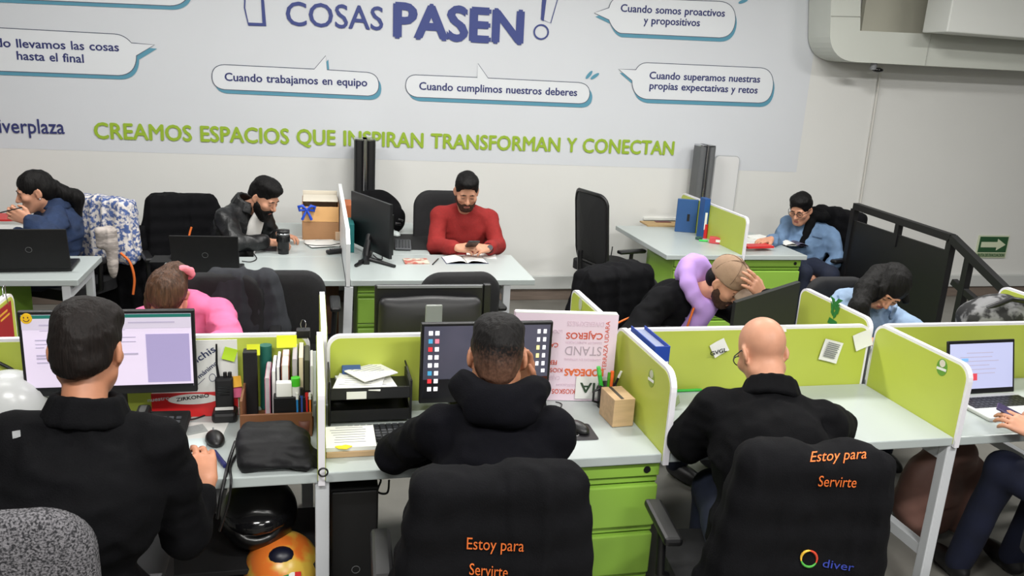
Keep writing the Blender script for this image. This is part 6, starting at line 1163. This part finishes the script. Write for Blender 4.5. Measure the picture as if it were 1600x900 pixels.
# --- youth in denim with glasses
C = pY(1251, 327, 5.98)
Y8 = Person('person with black glasses in a pale denim jacket reading at the far desk', C, (-.85, -.62, -.38), pY(1272, 341, 6.04), (3.93, 6.0, .55), (-.75, .62, 0), 'light', sw=.17,
  wrists=dict(R=pz(1205, 374, .80), L=pY(1283, 428, 5.72)), elbows=dict(L=pY(1311, 405, 5.78)), poles=dict(R=(0, .2, -1)), knees=dict(R=(3.76, 5.64, .57), L=(3.96, 5.58, .57)), feet=dict(R=(3.75, 5.60, .09), L=(3.97, 5.56, .09)), hands=dict(R=((-.95, -.2, -.1), (0, -.1, 1), .5), L=((-.7, -.4, -.4), (-.2, -.5, .8), .6)))
Y8.hair_short('black', .016, top=.012, front=.056, low=-.05); Y8.glasses(BLK); jy = Y8.top(DENM, off=.024, cuff=(.05, .04), folds=(.026, .022)); Y8.trousers(JEAN)
s = SDF(.007)
for a in range(10):
    t0, t1 = 2*PI*a/10, 2*PI*(a+1)/10; pt = lambda t: Y8.neck+Y8.up*(.03-.02*math.sin(t))+Y8.r*.082*math.cos(t)+Y8.f*(.02+.085*math.sin(t)); s.cap(pt(t0), pt(t1), .034, k=.03)
s.ell(Y8.neck-Y8.f*.05+Y8.up*.03, (.085, .06, .07), .04); s.cap(Y8.neck+Y8.f*.11-Y8.up*.06, Y8.neck+Y8.f*.13-Y8.up*.24, .035, k=.03); s.folds(.012, (18, 18, 18)); sdf_obj(s, 'hood', CLOTHK, Y8.root)
# --- woman in pink, bent over
C = pY(262, 462, 3.86)
K9 = Person('person in a pink top with brown hair tied back bending over the desk', C, (-.1, -.62, -.82), pY(278, 468, 4.02), (-.55, 4.12, .55), (-1, .0, 0), 'light', sw=.165, fem=1, headup=(0, -.6, .8),
  wrists=dict(R=(-.78, 3.55, .79), L=(-.48, 3.52, .79)), hands=dict(R=((.3, -.8, -.05), (0, 0, 1), .4), L=((-.3, -.8, -.05), (0, 0, 1), .4)))
h = SDF(.006); h.frame(K9.C, K9.hb); h.ell((0, -.018, .036), (.086, .105, .096), .02); h.ell((0, .12, -.035), (.085, .07, .085), .014, '-')
for x in (-1, 1): h.ell((x*.09, .01, -.03), (.028, .034, .045), .012, '-')
h.ell((-.03, -.10, .05), (.05, .05, .05), .03); h.chain([(.07, .0, .0), (.075, .03, -.06), (.06, .05, -.1)], [.03, .026, .018], .03); h.creases(.009, (46, 46, 9)); sdf_obj(h, 'hair', HAIRM['brown'], K9.root)
s = SDF(.006); s.frame(); q = A(K9.hp((-.062, -.10, .045)))
for a in range(9): t0 = 2*PI*a/9; s.ell(q+.034*(K9.hb[:, 0]*math.cos(t0)+K9.hb[:, 2]*math.sin(t0)), (.02, .02, .02), .01)
s.folds(.012, (50, 50, 50)); sdf_obj(s, 'scrunchie', M('scrunchie_pink', (232, 130, 146), .7), K9.root)
K9.top(PNK, 'blouse', off=.022, cuff=(.06, .06), folds=(.02, .016), puff=.012); K9.trousers(JEAN)
# --- man with cap
C = pY(1136, 441, 3.70)
M10 = Person('person in a lilac hoodie and beige cap holding his head', C, (.45, -.72, -.62), pY(1085, 446, 3.86), (1.80, 4.08, .55), (-.95, -.35, 0), 'light', sw=.185,
  wrists=dict(L=pY(1192, 462, 3.50), R=(1.72, 3.5, .79)), elbows=dict(L=pY(1215, 520, 3.56)), hands=dict(L=((-.62, -.1, .62), (.3, -.9, .3), .35, dict(spread=.12)), R=((.5, -.7, 0), (0, 0, 1), .5)))
M10.beard('stubble', .0)
h = SDF(.006); h.frame(M10.C, M10.hb); h.ell((0, -.012, .045), (.09, .11, .095), .02); h.half((0, 0, .018), (0, .15, -1), .01); h.folds(.008, (14, 14, 14)); CP = M('cap_beige', (158, 130, 106), .9, noise=(30, .12), bump=(300, .4)); co_ = sdf_obj(h, 'cap', CP, M10.root)
h = SDF(.005); h.frame(M10.C, M10.hb); h.ell((0, .125, .02), (.074, .085, .05), .01); h.ell((0, .12, .0), (.07, .085, .052), .004, '-'); h.half((0, .09, 0), (0, -1, 0), .004); sdf_obj(h, 'visor', M('visor_beige', (148, 128, 110), .8), co_)
m = MB(); 
for a_ in range(6): m.tube([M10.hp((.0905*math.cos(a_*PI/3+.52)*math.cos(e), -.012+.1105*math.sin(a_*PI/3+.52)*math.cos(e), .045+.0955*math.sin(e))) for e in [i*PI/16 for i in range(9)]], .0016, 5)
m.ell(M10.hp((0, -.012, .141)), (.009, .009, .006)); m.build('cap_seams', M('seam_brown', (120, 96, 78), .9), co_)
h = SDF(.0055); h.frame(M10.C, M10.hb); h.ell((0, -.05, -.02), (.072, .062, .062), .02)
for x in (-1, 1): h.ell((x*.085, .0, -.025), (.03, .036, .04), .012, '-')
sdf_obj(h, 'hair', HAIRM['black'], M10.root)
MB().tube([M10.hp((.012*math.cos(a), .135-.0+.0, 0)) if 0 else M10.hp((.014*math.cos(a), .097, .075+.014*math.sin(a))) for a in [i*PI/6 for i in range(9)]], .0035, 6).build('cap_emblem', PAPER, M10.root)
jc = M10.top(FB, off=.035, cuff=(.03, .06), folds=(.02, .014))
s = SDF(.007)
for a in range(12):
    t0, t1 = 2*PI*a/12, 2*PI*(a+1)/12; pt = lambda t: M10.neck+M10.up*(.035-.05*math.sin(t))+M10.r*.095*math.cos(t)+M10.f*(.02+.115*math.sin(t)); s.cap(pt(t0), pt(t1), .036, k=.03)
s.ell(M10.neck-M10.f*.06+M10.up*.02, (.09, .06, .07), .05); s.cap(M10.neck+M10.f*.135-M10.up*.06, M10.neck+M10.f*.155-M10.up*.32, .06, .07, k=.03); s.folds(.014, (18, 18, 14)); sdf_obj(s, 'hoodie', LIL, M10.root)
m = MB(); b0 = Vector((M10.neck+M10.f*.21-M10.up*.09).tolist())
for sg in (-1, 1): m.tube([b0+Vector((M10.r*sg*.025).tolist()), b0+Vector((M10.r*sg*.03-M10.up*.12).tolist())], .004, 6)
m.build('drawstring', NAVY, M10.root); m = MB(); b1 = Vector((M10.neck+M10.f*.13-M10.up*.03+M10.r*.09).tolist()); m.tube([b1, b1+Vector((-M10.up*.1+M10.f*.04).tolist()), b1+Vector((-M10.up*.25+M10.f*.06).tolist())], .006, 6); m.build('piping', ORANGE, M10.root); M10.trousers(JEAN)
# --- woman in pale denim, hair hanging
C = pY(1388, 449, 3.72)
G11 = Person('person in a pale denim jacket with long black hair looking down', C, (-.25, -.72, -.72), pY(1378, 466, 3.90), (2.98, 4.08, .55), (-1, .05, 0), 'light', sw=.18, fem=1, headup=(.25, -.5, .8),
  wrists=dict(R=(2.7, 3.5, .79), L=(3.05, 3.5, .79)), poles=dict(L=(.9, .3, -.5), R=(-.9, .3, -.5)))
h = SDF(.006); h.frame(G11.C, G11.hb); h.ell((0, -.018, .036), (.088, .108, .098), .02); h.ell((0, .125, -.045), (.075, .07, .085), .014, '-'); h.ell((-.088, .01, -.02), (.026, .03, .036), .012, '-'); h.ell((.07, .035, -.02), (.03, .06, .09), .02); h.frame()
e = A(pY(1352, 505, 3.62)); h.chain([G11.hp((.06, -.06, .0)), A(pY(1352, 452, 3.70)), A(pY(1342, 480, 3.62)), e], [.055, .052, .046, .03], .03); h.chain([G11.hp((-.06, -.08, .02)), A(pY(1415, 470, 3.72))], [.05, .02], .03); h.creases(.008, (50, 50, 9)); sdf_obj(h, 'hair', HAIRM['black'], G11.root)
jg = G11.top(DENP, off=.035, collar=.02, cuff=(.05, .05), folds=(.026, .022), puff=.008); G11.trousers(JEAN)
s = SDF(.007); s.ell(G11.neck+G11.f*.085-G11.up*.16, (.05, .035, .1), .02, R=np.stack([G11.r, G11.f, G11.up], 1)); sdf_obj(s, 'shirt', SHIRTW, G11.root)

# --- small sewn pieces laid on the garments
def patch(person, cloth, pts, mat, name, lift=.004, n=5):
    """a sewn piece following the cloth: the four corners are given in the calibrated view and dropped onto the garment"""
    T = RM[person.root.name].inverted(); me = cloth.data; bv = BVHTree.FromPolygons([p.co for p in me.vertices], [p.vertices[:] for p in me.polygons]); o = T @ Vector((0, 0, CAMH)); G = []; a, b, c, d = pts
    for i in range(n):
        row = []
        for j in range(n):
            u, v = i/(n-1), j/(n-1); px = (a[0]*(1-u)+b[0]*u)*(1-v)+(d[0]*(1-u)+c[0]*u)*v; py = (a[1]*(1-u)+b[1]*u)*(1-v)+(d[1]*(1-u)+c[1]*u)*v
            r = ray(px, py).normalized(); h = bv.ray_cast(o, r)
            if h[0] is None: return None
            row.append(h[0]+h[1]*lift)
        G.append(row)
    m = MB(); m.sheet(G); back = [[p-(G[0][0]-o).normalized()*-.006 for p in row] for row in G]; m.sheet(back)
    for k in range(n-1):
        m.quad(G[0][k], G[0][k+1], back[0][k+1], back[0][k]); m.quad(G[-1][k], G[-1][k+1], back[-1][k+1], back[-1][k]); m.quad(G[k][0], G[k+1][0], back[k+1][0], back[k][0]); m.quad(G[k][-1], G[k+1][-1], back[k+1][-1], back[k][-1])
    return m.build(name, mat, person.root, world=False, fix=False)
patch(P1, ja, [(19, 675), (32, 673), (33, 683), (20, 686)], GREY, 'grey_tab')
DS = M('denim_seam', (84, 108, 140), .85); DS2 = M('denim_seam_dark', (30, 48, 84), .85)
patch(Y8, jy, [(1268, 357), (1285, 361), (1284, 371), (1269, 368)], DENM, 'pocket_flap', .006); patch(Y8, jy, [(1269, 368), (1284, 371), (1284, 372.5), (1269, 369.5)], DS, 'pocket_seam', .007); patch(Y8, jy, [(1288, 340), (1290, 340), (1293, 400), (1291, 400)], DS, 'sleeve_seam', .002)
patch(W7, jw, [(98, 318), (100, 319), (112, 352), (110, 353)], DS2, 'sleeve_seam', .003); patch(W7, jw, [(104, 376), (128, 368), (129, 371), (105, 379)], DS2, 'waist_seam', .003)
patch(G11, jg, [(1425, 478), (1443, 482), (1443, 485), (1425, 481)], DS, 'pocket_seam', .003); patch(G11, jg, [(1398, 482), (1416, 484), (1415, 497), (1398, 496)], DENP, 'pocket_flap', .006); patch(G11, jg, [(1308, 462), (1311, 462), (1320, 500), (1317, 500)], DS, 'sleeve_seam', .003)
patch(M10, jc, [(1070, 495), (1078, 494), (1078, 505), (1070, 506)], CHROME, 'name_badge', .005)

# --- groups of repeated things
GROUPS = dict(desk_screen='lime screens along the bench', desk_divider='lime dividers between the desks', bench_desk='white bench desks', rear_bench_desk='white bench desks', wall_desk='white desks along the wall', return_desk='white desks along the wall', corner_desk='far corner desks', ceiling_and_fill_lamp='ceiling lamps',
  drawer_unit='green drawer units', laptop='laptops on the desks', monitor='monitors on the desks', draped_jacket='jackets hung over chairs', marker='markers by the far divider', sticky_note='sticky notes', paper_note='paper notes on the screen', paper_sheet='loose paper sheets', paper_stack='paper stacks',
  computer_mouse='computer mice', pen='pens on the desks', ring_binder='ring binders', motorcycle_helmet='motorcycle helmets', sticker='round stickers', wrist_watch='wrist watches', smartphone='phones in hands', cable='cables', person='people at the desks', tower_heater='slim towers at the wall', keyboard='keyboards', red_folder='red folders', mouse_pad='mouse pads')
for o in list(COL.objects):
    if o.parent is None and 'label' in o.keys() and 'group' not in o.keys():
        b = o.name.split('.')[0]
        if b in GROUPS: o['group'] = GROUPS[b]
